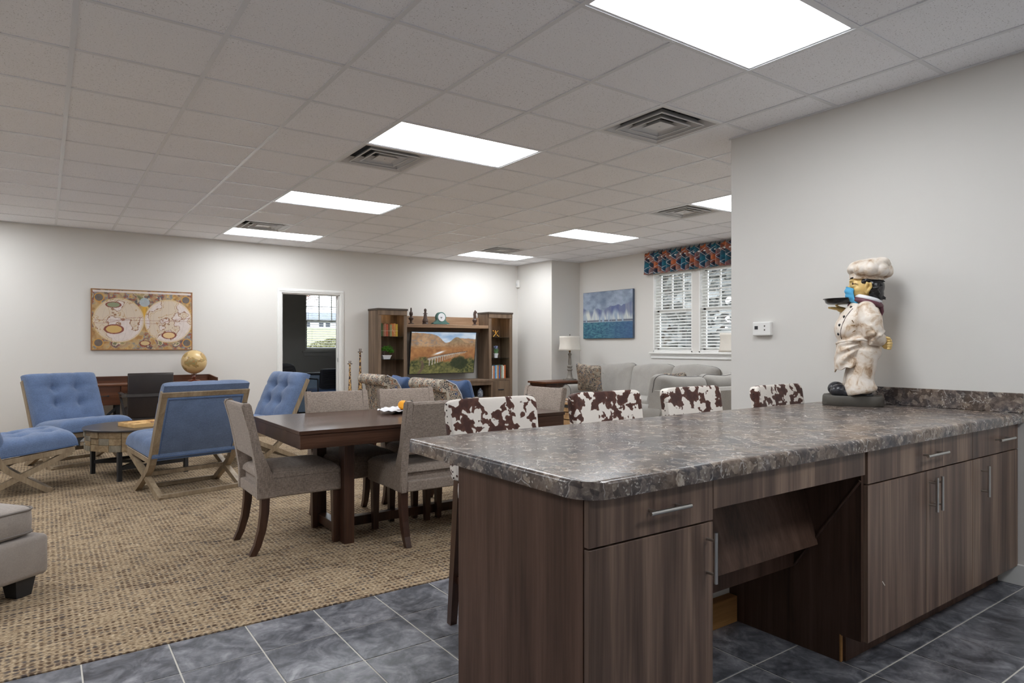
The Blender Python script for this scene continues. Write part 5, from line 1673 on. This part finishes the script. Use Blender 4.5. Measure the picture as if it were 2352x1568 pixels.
def pillow(label, loc, rot, size, mat, grp=None, th=0.085, e2=0.3, piping=None):
    t = thing('throw_pillow', label, 'pillow', loc, 0, grp)
    M = rot
    def fn(p):
        u, v = p.x / size, p.y / size
        k_ = 1 - 0.10 * (u * u * (1 - v * v) * 0 + (1 - abs(u)) * abs(v) ** 4 + (1 - abs(v)) * abs(u) ** 4)
        return V((p.x * k_, p.y * k_, p.z * (1.0 + .12 * math.sin(u * 4 + 1) * math.cos(v * 3))))
    b = MB().ell((0, 0, 0), (size, size, th), 1.0, 0.16, 44, 18, M=M, fn=fn).build('cushion', mat, t, smooth=True, angle=85)
    if piping:
        P = []
        for k in range(40):
            a = 2 * PI * k / 40
            P.append(M @ fn(V((size * spow(math.cos(a), .16), size * spow(math.sin(a), .16), 0))))
        MB().tube(P, .005, 5, closed=True).build('piping', piping, b)
    return t


LEAN = lambda face, tilt, roll=0.0: RZ(face) @ RX(PI / 2 - tilt) @ RZ(roll)
pillow('navy blue pillow on the flowered chair near the doorway', (3.49, 7.12, 0.675), LEAN(PI / 2, .32, .03), .215, MAT['blue_dark'], 'navy pillows on the flowered chairs', .085, piping=MAT['blue_dark'])
pillow('navy blue pillow on the flowered chair before the media console', (3.525, 5.84, 0.68), LEAN(PI / 2, .32, -.05), .215, MAT['blue_dark'], 'navy pillows on the flowered chairs', .085, piping=MAT['blue_dark'])

# ------------------------------------------------------------------ grey sofas (local: faces +y)
def sofa(label, loc, rz, L, ncush, armtop=0.60, back_h=0.78, cush_top=0.93, seed=1):
    rnd = random.Random(seed)
    t = thing('sofa', label, 'sofa', loc, rz)
    h = L / 2; AW = 0.23
    MB().box((-h + .04, -.42, .07), (h - .04, .43, .30), bev=.02, seg=2).build('base', MAT['sofa'], t, smooth=True)
    MB().prism([(-h + .03, -.48, .07), (-h + .03, -.50, back_h - .03), (-h + .03, -.47, back_h), (-h + .03, -.36, back_h), (-h + .03, -.30, back_h - .06), (-h + .03, -.22, .30), (-h + .03, -.22, .07)], (L - .06, 0, 0)).build('back_frame', MAT['sofa'], t, smooth=True, angle=35)
    for sx in (-1, 1):
        x0 = sx * (h - AW / 2)
        a = MB().box((x0 - AW / 2 + .03, -.46, .07), (x0 + AW / 2 - .03, .44, armtop - .09), bev=.02, seg=2)
        a.lathe([(.002, -.455), (.10, -.45), (.115, -.43), (.115, .42), (.10, .44), (.002, .445)], 24, M=T(x0 + sx * .01, 0, armtop - .115) @ RX(-PI / 2)).build('arm', MAT['sofa'], t, smooth=True, angle=45)
        ring = [(x0 + sx * .01 + .112 * math.cos(k * PI / 9), .438, armtop - .115 + .112 * math.sin(k * PI / 9)) for k in range(-1, 11)]
        MB().tube(ring, .005, 6).build('piping', MAT['piping'], t)
    cw = (L - 2 * AW) / ncush
    for k in range(ncush):
        xc = -h + AW + cw * (k + .5)
        MB().ell((xc, .10, .385), (cw / 2 + .004, .345, .095), .35, .16, 40, 14).build('seat_cushion', MAT['sofa'], t, smooth=True, angle=80)
        ph = rnd.uniform(0, 6); sag = rnd.uniform(.8, 1.2)
        def fn(p, ph=ph, cw=cw, sag=sag):
            u = p.x / (cw / 2); v = p.y / .27
            z = p.z * (1 + .10 * math.sin(3 * u + ph)) + .012 * math.sin(9 * (u * .6 + v) + ph) * max(0, abs(u) - .35)
            y = p.y - .02 * sag * (1 - u * u) * (v > 0) * 0 + .022 * math.sin(2.2 * u + ph) * (v > 0.3)
            return V((p.x, y, z))
        ct = back_h + (cush_top - back_h) - .27
        Mc = T(xc, -.155, ct) @ RX(PI / 2 + .20)
        b = MB().ell((0, 0, 0), (cw / 2 + .015, .27, .115), .55, .22, 52, 20, M=Mc, fn=fn).build('back_cushion', MAT['sofa'], t, smooth=True, angle=85)
        P = []
        for q in range(48):
            a_ = 2 * PI * q / 48
            P.append(Mc @ fn(V(((cw / 2 + .015) * spow(math.cos(a_), .22), .27 * spow(math.sin(a_), .22), 0))))
        MB().tube(P, .005, 5, closed=True).build('piping', MAT['piping'], b)
    for sx in (-1, 1):
        for y in (-.42, .38):
            MB().lathe([(.022, 0), (.03, .07)], 10, M=T(sx * (h - .1), y, 0)).build('foot', MAT['leg'], t)
    return t


sofa('long grey three cushion sofa under the plaid valance window', (7.385, 6.93, 0.004), PI / 2, 2.86, 3, cush_top=0.945, seed=3)
sofa('grey two cushion loveseat turned away from the kitchen counter', (6.02, 4.99, 0.004), 0, 1.98, 2, cush_top=0.91, back_h=0.775, armtop=0.62, seed=5)
pillow('flowered pillow leaning on the sofa arm next to the lamp', (7.02, 7.78, 0.722), LEAN(PI / 2 + .25, .25, .08), .235, MAT['floral_p'], None, .075)
pillow('flowered pillow at the far sofa end, mostly hidden by the loveseat', (7.04, 6.02, 0.68), LEAN(PI / 2, .28, -.06), .20, MAT['floral_p'], None, .075)


def end_table(label, loc, w_, d_):
    t = thing('end_table', label, 'table', loc)
    MB().box((-w_ / 2, -d_ / 2, .605), (w_ / 2, d_ / 2, .635), bev=.003).build('tabletop', MAT['desk'], t)
    MB().box((-w_ / 2 + .03, -d_ / 2 + .03, .54), (w_ / 2 - .03, d_ / 2 - .03, .605)).build('apron', MAT['leg'], t)
    for sx in (-1, 1):
        for sy in (-1, 1):
            x, y = sx * (w_ / 2 - .05), sy * (d_ / 2 - .05)
            MB().box((x - .025, y - .025, 0), (x + .025, y + .025, .54)).build('leg', MAT['leg'], t)
    MB().box((-w_ / 2 + .04, -d_ / 2 + .04, .18), (w_ / 2 - .04, d_ / 2 - .04, .2)).build('lower_shelf', MAT['desk'], t)
    return t


end_table('dark wood end table in the corner between sofa arm and pier', (7.12, 8.72, 0.004), 0.86, 0.50)
end_table('dark wood end table behind the kitchen wall end, beside the loveseat', (7.26, 5.20, 0.004), 0.44, 0.44)


def lamp(label, loc):
    t = thing('table_lamp', label, 'lamp', loc, 0, 'matching grey table lamps')
    MB().box((-.085, -.085, 0), (.085, .085, .025), bev=.004).lathe([(.062, .025), (.066, .035), (.05, .05), (.038, .12), (.032, .16), (.046, .175), (.048, .19), (.03, .205), (.044, .23), (.045, .245), (.026, .262), (.03, .30), (.022, .42), (.03, .44), (.034, .455), (.02, .465), (.012, .48)], 24).build('base', MAT['lamp_base'], t, smooth=True, angle=40)
    MB().lathe([(.012, .48), (.018, .50), (.018, .53), (.008, .535)], 12).tube([(0, 0, .53), (0, 0, .775)], .003, 6).build('socket', MAT['brass'], t)
    def sh(u, v):
        a = u * 2 * PI; r = .172 - .012 * v - .012 * math.sin(PI * v)
        e = .62
        return (r * spow(math.cos(a), e), r * spow(math.sin(a), e), .515 + .245 * v)
    s_ = MB().grid(sh, 48, 9, closed_u=True).build('lamp_shade', MAT['lamp_shade'], t, smooth=True)
    md = s_.modifiers.new('thick', 'SOLIDIFY'); md.thickness = .003
    MB().tube([(-.155, 0, .758), (.155, 0, .758)], .0025, 5).tube([(0, -.155, .758), (0, .155, .758)], .0025, 5).build('spider', MAT['brass'], t)
    MB().ell((0, 0, .785), (.012, .012, .015), nu=10, nv=8).build('finial', MAT['lamp_base'], t, smooth=True)
    return t


lamp('grey table lamp with square cream shade in the pier corner', (7.40, 8.70, 0.639))
lamp('grey table lamp cut off by the kitchen wall end', (7.22, 5.24, 0.639))
t = thing('lamp_cord', 'thin black lamp cord running behind the sofa arm', 'cord', (0, 0, 0))
MB().tube([(7.51, 8.60, .643), (7.55, 8.56, .655), (7.62, 8.52, .66), (7.70, 8.47, .643), (7.74, 8.40, .5)], .003, 6).build('cable', MAT['black'], t)

t = thing('crate_table', 'coffee table of pale wooden crates before the long sofa', 'table', (6.18, 7.02, 0.004))
MAT['crate'] = wood('pale_crate_wood', srgb(150, 112, 76), srgb(182, 146, 104), srgb(206, 174, 132), 'X', 12, .06, .7)
for sx in (-1, 1):
    for sy in (-1, 1):
        for k in range(4):
            z = .04 + k * .10
            MB().box((sx * .22 - .2, sy * .22 - .205, z), (sx * .22 + .2, sy * .22 - .19, z + .085)).build('slat', MAT['crate'], t)
            MB().box((sx * .22 - .205, sy * .22 - .19, z), (sx * .22 - .19, sy * .22 + .19, z + .085)).build('slat', MAT['crate'], t)
            MB().box((sx * .22 + .19, sy * .22 - .19, z), (sx * .22 + .205, sy * .22 + .19, z + .085)).build('slat', MAT['crate'], t)
MB().box((-.43, -.43, .43), (.43, .43, .455), bev=.003).build('tabletop', MAT['crate'], t)
MB().box((-.435, -.435, .395), (.435, .435, .425)).build('iron_band', MAT['black'], t)
MB().box((-.42, -.42, .0), (.42, .42, .04)).build('bottom', MAT['crate'], t)
for k, (dx, dz, c_) in enumerate(((0, .46, (196, 188, 178)), (.02, .476, (150, 120, 96)))):
    tt = thing('magazine', ('pale magazine lying on the crate table' if k == 0 else 'brown covered magazine on top of a pale one'), 'magazine', (5.93 + dx, 6.92, dz + .0), .2 * k)
    MB().box((-.11, -.14, 0), (.11, .14, .014), bev=.002).build('cover', plain('magazine_cover_%d' % k, srgb(*c_), .4), tt)

# sailing picture: a plain harbour in the same colours
t = thing('canvas_picture', 'blue canvas picture of pale sails over teal water', 'picture', (XR, 8.31, 1.77), -PI / 2)
MAT['canvas_blue'] = plain('blue_canvas_edge', srgb(74, 86, 104), .8, var=.2)
MB().box((-.617, -.045, -.41), (.617, -.002, .41), bev=.006).build('canvas', MAT['canvas_blue'], t)
def sail_print(u, v):
    n1 = fbm(u * 9, v * 9, 4, 31); n2 = fbm(u * 34, v * 60, 3, 37); n3 = fbm(u * 26, v * 3.2, 3, 41)
    sky = mixc(np.array([112, 128, 150]) / 255., np.array([166, 180, 200]) / 255., n1 * 1.7 - .3)
    shore = mixc(np.array([92, 104, 148]) / 255., np.array([134, 142, 162]) / 255., n3 * 1.8 - .4)
    sails = mixc(np.array([150, 168, 190]) / 255., np.array([212, 216, 210]) / 255., n3 * 2.4 - .7)
    water = mixc(np.array([42, 84, 112]) / 255., np.array([84, 138, 150]) / 255., n2 * 2 - .5)
    water = mixc(water, np.array([64, 92, 138]) / 255., np.clip((u - .35) * 1.2, 0, .7))
    sk = .62 + .16 * (fbm(u * 7, v * 0, 3, 43) - .5) + .12 * np.clip((u - .5) * 2, 0, 1)
    rgb = np.where((v > sk)[..., None], sky, shore)
    st_ = .58 + .2 * (fbm(u * 17, v * 0, 2, 47) - .5)
    rgb = mixc(rgb, sails, np.clip((st_ - v) * 9, 0, 1))
    rgb = mixc(rgb, np.array([62, 66, 86]) / 255., np.exp(-((v - .375) / .018) ** 2) * (n3 > .4) * .8)
    return mixc(rgb, water, np.clip((.355 - v) * 60, 0, 1))
picture('print', MAT['print'], t, 1.222, .81, 200, 140, sail_print, T(0, -.0455, 0))

# ------------------------------------------------------------------ back office furniture
MAT['office_blue'] = plain('pale_blue_desk_panel', srgb(150, 172, 196), .5)
t = thing('office_desk', 'pale blue fronted office desk with black edge beyond the doorway', 'desk', (4.2, 12.1, 0))
MB().box((-1.1, -.35, .71), (1.1, .35, .74)).build('desktop', MAT['mesh_black'], t)
MB().box((-1.05, -.33, .05), (1.05, -.31, .71)).build('modesty_panel', MAT['office_blue'], t)
for x in (-1.05, 1.02):
    MB().box((x, -.33, 0), (x + .03, .33, .71)).build('end_panel', MAT['office_blue'], t)


def office_chair(label, loc, rz, tall):
    t = thing('office_chair', label, 'chair', loc, rz)
    H_ = .95 if tall else .84
    Mb = T(0, -.21, .50) @ RX(math.radians(8))
    hh = (H_ - .5) / 2
    MB().ell((0, 0, hh), (.25, .03, hh), .5 if tall else .2, .3, 32, 16, M=Mb).build('backrest', MAT['mesh_black'], t, smooth=True, angle=70)
    for k in range(7):
        z = hh * .35 + k * hh * .22
        MB().tube([Mb @ V((-.2, -.034, z)), Mb @ V((0, -.036, z + .02)), Mb @ V((.2, -.034, z + .045))], .003, 5).build('mesh_rib', MAT['steel'], t)
    MB().ell((0, .03, .45), (.25, .24, .045), .4, .25, 28, 12).build('seat', MAT['blue_dark'] if not tall else MAT['mesh_black'], t, smooth=True)
    for sx in (-1, 1):
        MB().tube([(sx * .28, .2, 0), (sx * .28, .2, .64), (sx * .28, .16, .665), (sx * .28, -.2, .665)], .012, 8).build('arm', MAT['mesh_black'], t)
        MB().tube([(sx * .28, -.24, 0), (sx * .27, -.2, .665)], .012, 8).build('leg', MAT['mesh_black'], t)
        MB().tube([(sx * .28, .2, .43), (sx * .2, .1, .42)], .01, 6).build('seat_bracket', MAT['mesh_black'], t)
    return t


office_chair('black mesh office chair with armrests in front of the office desk', (4.03, 11.30, 0), 0.15, False)
office_chair('black high back office chair at the left of the office desk', (3.22, 11.25, 0), -.3, True)

# ------------------------------------------------------------------ chef statue on the counter (local +x is where it faces, +y its left side)
t = thing('chef_statue', 'painted chef statue with blue face mask holding a dark tray', 'statue', (3.862, 1.992, CT), math.atan2(.888, -.46))
K = 0.002555 / 4.127
def P(u, v, y=0.0): return V((-(u - 474.6) * K * .89, y, (360 * 4.127 - v) * K))
def E(m, u, v, ru, rv, y, ry, rot=0.0, nu=20, nv=14, e1=1.0, e2=1.0):
    c = P(u, v, y)
    m.ell((0, 0, 0), (ru * K * .89, ry, rv * K), e1, e2, nu, nv, M=T(*c) @ RY(rot))
def TB(m, pts, rad, seg=12): m.tube([P(*p) for p in pts], [r * K for r in rad], seg)

# plinth
pb = rounded_rect(-.160, -.11, .160, .115, (.07, .08, .08, .07), 8); q = MB()
n = len(pb); rr = random.Random(3); co = []
for s_, z in ((.97, 0), (1.0, .006), (.995, .03), (.985, .052), (.95, .060)):
    co += [(x * s_, y * s_, z + (0.002 * math.sin(i * 1.3) if z > .04 else 0)) for i, (x, y) in enumerate(pb)]
fs = [tuple(range(n))[::-1], tuple(range(4 * n, 5 * n))] + [(a * n + k, a * n + (k + 1) % n, (a + 1) * n + (k + 1) % n, (a + 1) * n + k) for a in range(4) for k in range(n)]
q.pts(co, fs).build('plinth', MAT['stone_base'], t, smooth=True, angle=40)

# shoes
for y, du, dv in ((.055, 0, 0), (-.06, -30, -14)):
    m = MB()
    E(m, 345 + du, 1350 + dv, 85, 66, y, .050, .15); E(m, 430 + du, 1368 + dv, 110, 46, y, .043, .12); E(m, 570 + du, 1385 + dv, 105, 42, y, .042)
    sh = mesh_obj('shoe', remesh(m, .005, 6), MAT['shoe'], t)
    sl = MB()
    for (ua, ra) in ((350, 82), (470, 80), (570, 104)): E(sl, ua + du, 1412 + dv, ra, 13, y, .046, 0, 16, 8, .4, .7)
    mesh_obj('sole', remesh(sl, .004, 2), MAT['hair'], sh)

# body in one skin: trunk, sleeves, trousers
m = MB()
E(m, 445, 770, 148, 150, 0, .128); E(m, 520, 670, 150, 150, 0, .125); E(m, 620, 640, 118, 140, 0, .12); E(m, 590, 760, 150, 150, 0, .125)
E(m, 520, 900, 190, 110, 0, .132); E(m, 600, 960, 150, 110, 0, .128); E(m, 660, 985, 88, 82, .04, .075)
E(m, 545, 560, 110, 50, 0, .085, -.2)
for y, du in ((.062, 0), (-.066, -28)):
    TB(m, [(590 + du, 960, y), (575 + du, 1100, y), (545 + du, 1230, y), (550 + du, 1330, y), (560 + du, 1365, y)], [118, 112, 116, 138, 132])
    E(m, 620 + du, 1335, 96, 34, y, .058, .35); E(m, 470 + du, 1320, 80, 40, y, .05, -.3)
    TB(m, [(640 + du, 1080, y + .035), (590 + du, 1180, y + .05), (640 + du, 1290, y + .045)], [18, 22, 16])
    TB(m, [(520 + du, 1130, y + .05), (560 + du, 1240, y + .055), (520 + du, 1320, y + .05)], [14, 20, 14])
E(m, 480, 710, 150, 150, 0, .128)
body = mesh_obj('body', remesh(m, .0055, 14), MAT['resin'], t)
from mathutils.bvhtree import BVHTree
BV = BVHTree.FromPolygons([v.co.copy() for v in body.data.vertices], [tuple(p.vertices) for p in body.data.polygons])
def S(u, v, lift=0.0):
    """point on the statue's left side at profile position (u, v)"""
    p = P(u, v, .4); h_ = BV.ray_cast(p, V((0, -1, 0)))[0]
    return (h_ if h_ else P(u, v, .05)) + V((0, lift, 0))
# near sleeve: shoulder, upper arm, forearm folded behind the back
m = MB()
E(m, 600, 600, 96, 88, .095, .062); TB(m, [(612, 610, .105), (640, 690, .122), (655, 770, .130), (668, 828, .126)], [92, 100, 92, 84]); TB(m, [(650, 845, .124), (705, 862, .112), (752, 880, .092)], [82, 66, 56])
TB(m, [(575, 740, .150), (640, 752, .182), (715, 715, .150)], [10, 18, 9]); TB(m, [(590, 815, .150), (660, 815, .184), (745, 770, .150)], [10, 20, 10]); TB(m, [(640, 880, .155), (715, 835, .172), (765, 790, .125)], [10, 20, 12]); TB(m, [(560, 655, .14), (600, 690, .168), (690, 660, .150)], [8, 15, 8])
mesh_obj('sleeve', remesh(m, .005, 10), MAT['resin'], t)
# far sleeve raised to the tray
m = MB()
TB(m, [(545, 600, -.118), (470, 650, -.150), (420, 630, -.150), (395, 585, -.135)], [85, 76, 62, 50])
mesh_obj('sleeve', remesh(m, .005, 4), MAT['resin'], t)
# hands with five fingers each
def hand(m, w_, d, up, side, curl, s_=1.0):
    """palm at w_, pointing along d; up is the back of the hand; fingers fan along side"""
    d, up, side = V(d).normalized(), V(up).normalized(), V(side).normalized()
    m.ell((0, 0, 0), (.026 * s_, .024 * s_, .014 * s_), .7, .7, 16, 10, M=Matrix(((d.x, side.x, up.x, w_.x + d.x * .02), (d.y, side.y, up.y, w_.y + d.y * .02), (d.z, side.z, up.z, w_.z + d.z * .02), (0, 0, 0, 1))))
    for k, L in enumerate((.030, .036, .034, .027)):
        r0 = w_ + d * .038 * s_ + side * (k - 1.5) * .0125 * s_
        a1 = curl * .5; a2 = curl
        p1 = r0 + (d * math.cos(a1) - up * math.sin(a1)) * L * .5 * s_
        p2 = p1 + (d * math.cos(a2) - up * math.sin(a2)) * L * .55 * s_
        m.tube([r0 - d * .008, r0, p1, p2], [.0075 * s_, .0072 * s_, .0068 * s_, .0052 * s_], 8)
        m.ell(p2, (.0055 * s_,) * 3, nu=8, nv=6)
    b = w_ + d * .012 - side * .022 * s_
    p1 = b + (d * .6 - side * .7 - up * .25) * .026 * s_; p2 = p1 + (d * .85 - side * .1 - up * .5) * .022 * s_
    m.tube([b, p1, p2], [.009 * s_, .0078 * s_, .0058 * s_], 8); m.ell(p2, (.006 * s_,) * 3, nu=8, nv=6)
m = MB(); E(m, 780, 905, 44, 52, .082, .030); E(m, 752, 888, 36, 40, .088, .028)
for k in range(4):                            # four fingers folded over, then the thumb across them
    v0 = 872 + 24 * k; L_ = (0, 6, 4, -4)[k]
    TB(m, [(782, v0, .070), (812 + L_, v0 + 2, .080), (822 + L_, v0 + 6, .102), (806 + L_, v0 + 9, .120), (784, v0 + 9, .116)], [11, 11.5, 11, 10, 8], 8)
TB(m, [(760, 862, .112), (782, 850, .120), (806, 858, .122), (818, 872, .116)], [12, 12, 11, 8], 8)
mesh_obj('hand', remesh(m, .003, 2), MAT['skin'], t)
m = MB(); hand(m, P(410, 580, -.118), (.93, .12, .22), (0, 0, -1), (0, 1, 0), -.10, 1.25)
mesh_obj('hand', remesh(m, .003, 2), MAT['skin'], t)
# apron tied at the waist, falling forward in folds that gather at the hip
def apron(su, t_):
    s_ = 1 if su >= .5 else -1
    q_ = abs(su - .5) * 2
    uf = 326 - 24 * t_ - 12 * math.sin(t_ * PI); ue = 604 - 112 * t_ ** 1.2; a_ = 150 - 14 * t_
    uc = uf + a_; ph = q_ * math.acos(max(-1, min(1, (uc - ue) / a_)))
    b_ = .141 - .012 * t_
    dx, dy = -math.cos(ph), math.sin(ph)
    th = math.atan2(t_ * 1.15 + .02, max(.02, 1.08 - q_))
    f_ = math.sin(th * 15.0 + .8 * math.sin(q_ * 5)) * min(1, t_ * 5 + .25) * (.35 + .65 * q_)
    k_ = 1 + .055 * f_
    v_ = 905 - 38 * q_ + t_ * (268 - 20 * q_) + 8 * math.sin(q_ * 16) * t_
    return P(uc + a_ * dx * k_, v_, s_ * b_ * dy * k_)
ap = MB().grid(apron, 150, 70).build('apron', MAT['resin'], body, smooth=True, angle=85)
md = ap.modifiers.new('thick', 'SOLIDIFY'); md.thickness = .008
m = MB()
TB(m, [(322, 905, .0), (338, 896, .06), (400, 884, .118), (480, 874, .143), (560, 866, .146), (612, 880, .135)], [13, 13, 14, 15, 15, 11]); TB(m, [(322, 905, -.0), (338, 896, -.06), (400, 884, -.118), (480, 874, -.143), (560, 866, -.146)], [13, 13, 14, 15, 15])
mesh_obj('apron_tie', remesh(m, .004, 2), MAT['resin'], body)
# jacket front edge, creases and buttons lie on the surface
q = MB(); q.tube([S(u, v, .001) for u, v in ((478, 580), (448, 612), (415, 655), (388, 710), (370, 765), (363, 815), (372, 862))], [.0022] * 7, 6); q.build('jacket_edge', MAT['leg'], body, smooth=True)
for a_, b_ in (((500, 735), (455, 738)), ((500, 785), (470, 802)), ((470, 690), (492, 720))):
    q = MB(); q.tube([S(a_[0], a_[1], .0), S((a_[0] + b_[0]) / 2, (a_[1] + b_[1]) / 2, .0005), S(b_[0], b_[1], -.001)], [.003, .0025, .001], 6); q.build('jacket_crease', MAT['brass'], body, smooth=True)
for (u, v) in ((398, 655), (355, 732), (344, 815), (462, 565)):
    c = S(u, v, .0); q = MB(); q.ell(c, (.0075, .006, .0085), nu=12, nv=8); q.build('button', MAT['hair'], body, smooth=True)
# tray
tr_ = MB(); c = P(325, 497, -.06)
tr_.lathe([(.002, -.016), (.085, -.016), (.097, -.008), (.104, .012), (.112, .013), (.112, .016), (.100, .016), (.09, -.004), (.002, -.008)], 36, M=T(c.x - .035, c.y, c.z))
tr_.build('tray', MAT['hair'], t, smooth=True, angle=40)
# head
m = MB()
E(m, 585, 375, 128, 125, 0, .078); E(m, 540, 425, 98, 75, 0, .068); E(m, 505, 345, 60, 70, 0, .062); E(m, 530, 400, 60, 50, .03, .045); E(m, 530, 400, 60, 50, -.03, .045)
E(m, 447, 378, 30, 24, 0, .018); E(m, 462, 345, 18, 34, 0, .012, .3); E(m, 590, 480, 80, 70, 0, .06)
E(m, 475, 312, 34, 16, .03, .03, .25); E(m, 475, 312, 34, 16, -.03, .03, .25); E(m, 500, 365, 38, 22, .05, .018)
head = mesh_obj('head', remesh(m, .004, 4), MAT['skin'], t)
for s_ in (1, -1):
    m = MB(); TB(m, [(598, 430, s_ * .080), (595, 385, s_ * .090), (612, 345, s_ * .094), (640, 350, s_ * .092), (645, 385, s_ * .088), (620, 420, s_ * .086), (600, 440, s_ * .080)], [13, 13, 14, 13, 12, 12, 12]); E(m, 617, 385, 26, 40, s_ * .078, .008)
    mesh_obj('ear', remesh(m, .003, 2), MAT['skin'], head)
    q = MB(); E(q, 474, 290, 24, 9, s_ * .045, .014, .3, 14, 8); q.build('eyebrow', MAT['hair'], head, smooth=True)
    q = MB(); E(q, 478, 345, 9, 13, s_ * .056, .006, 0, 12, 8); q.build('eye', MAT['leg'], head, smooth=True)
    q = MB(); TB(q, [(470, 358, s_ * .058), (500, 345, s_ * .067), (530, 352, s_ * .075)], [3, 4, 2], 6); q.build('eye_crease', MAT['brass'], head)
    q = MB(); TB(q, [(445, 400, s_ * .02), (466, 402, s_ * .052), (480, 392, s_ * .062)], [8, 11, 5], 8); q.build('moustache', MAT['hair'], head, smooth=True)
m = MB(); rr = random.Random(12)
E(m, 668, 375, 108, 112, 0, .084); E(m, 690, 440, 80, 75, 0, .075); E(m, 600, 325, 60, 36, .045, .045, .5); E(m, 600, 325, 60, 36, -.045, .045, .5); E(m, 715, 480, 45, 40, 0, .06)
for _ in range(26):
    an = rr.uniform(-.6, 1.0); s_ = rr.choice((1, -1)); u, v = rr.uniform(640, 765), rr.uniform(325, 490)
    yy = s_ * .080 * math.sqrt(max(.1, 1 - ((u - 670) / 118) ** 2 - ((v - 385) / 150) ** 2))
    TB(m, [(u - 24, v + 18, yy * .96), (u, v, yy * 1.02), (u + 22, v + 12, yy * .94)], [5, 11, 5], 8)
mesh_obj('hair', remesh(m, .0035, 2), MAT['hair'], head)
# mask: pleated shell over nose and chin, with ear loop
m = MB()
def mk(u, v):
    a = (u - .5) * 2; y = a * .066; s_ = math.sqrt(max(0, 1 - a * a * .93))
    uu = 418 - 18 * math.sin(v * PI) * s_ + (1 - s_) * (95 - 10 * v) + 55 * v * v + 5 * math.sin(v * 20) * s_
    vv = 365 + 155 * v + (1 - s_) * (40 - 20 * v) + 8 * math.sin(v * PI)
    return P(uu, vv, y)
k_ = MB().grid(mk, 30, 26).build('face_mask', MAT['mask'], head, smooth=True, angle=85)
md = k_.modifiers.new('thick', 'SOLIDIFY'); md.thickness = .004
# collar and neckerchief
def loop(u0, v0, ru, rv, ry, n_=28, tilt=0.0):
    return [P(u0 + ru * math.cos(2 * PI * k / n_), v0 + rv * math.cos(2 * PI * k / n_), ry * math.sin(2 * PI * k / n_)) for k in range(n_)]
MB().tube(loop(615, 487, 118, 32, .082), .011, 10, closed=True, flat=(1, 1.3)).build('collar', MAT['china'], t, smooth=True)
MB().tube(loop(612, 520, 132, 36, .095), .012, 10, closed=True, flat=(1, 1.2)).build('neckerchief', MAT['maroon'], t, smooth=True)
m = MB(); TB(m, [(700, 525, .03), (740, 565, .03), (748, 610, .03), (740, 650, .03)], [20, 20, 17, 10]); TB(m, [(700, 525, -.03), (740, 565, -.03), (748, 610, -.03), (740, 650, -.03)], [20, 20, 17, 10]); E(m, 725, 545, 28, 36, 0, .06)
mesh_obj('neckerchief_tail', remesh(m, .004, 3), MAT['maroon'], t)
m = MB(); E(m, 452, 545, 26, 22, 0, .03); mesh_obj('neckerchief_knot', remesh(m, .003, 2), MAT['maroon'], t)
# toque
hb = MB(); c = P(605, 282)
hb.lathe([(.070, -.02), (.0905, -.016), (.092, .0), (.090, .022), (.07, .03)], 36, M=T(c.x, 0, c.z) @ RY(-.10) @ Matrix.Diagonal((.98, .93, 1, 1)))
hat = hb.build('hat_band', MAT['resin'], t, smooth=True, angle=60)
m = MB(); E(m, 640, 190, 198, 84, 0, .116, .10); NPF = 9; rr = random.Random(5)
for k in range(NPF):
    a = 2 * PI * k / NPF + .15
    E(m, 640 + 138 * math.cos(a), 212 + 16 * math.cos(a) + rr.uniform(-10, 10), 78, 70, .084 * math.sin(a), .050)
E(m, 720, 165, 105, 60, .02, .08, .2); E(m, 570, 165, 105, 52, -.01, .08); E(m, 800, 245, 55, 48, 0, .07); E(m, 470, 205, 48, 52, .0, .07)
mesh_obj('hat_puff', remesh(m, .0045, 4), MAT['resin'], hat)
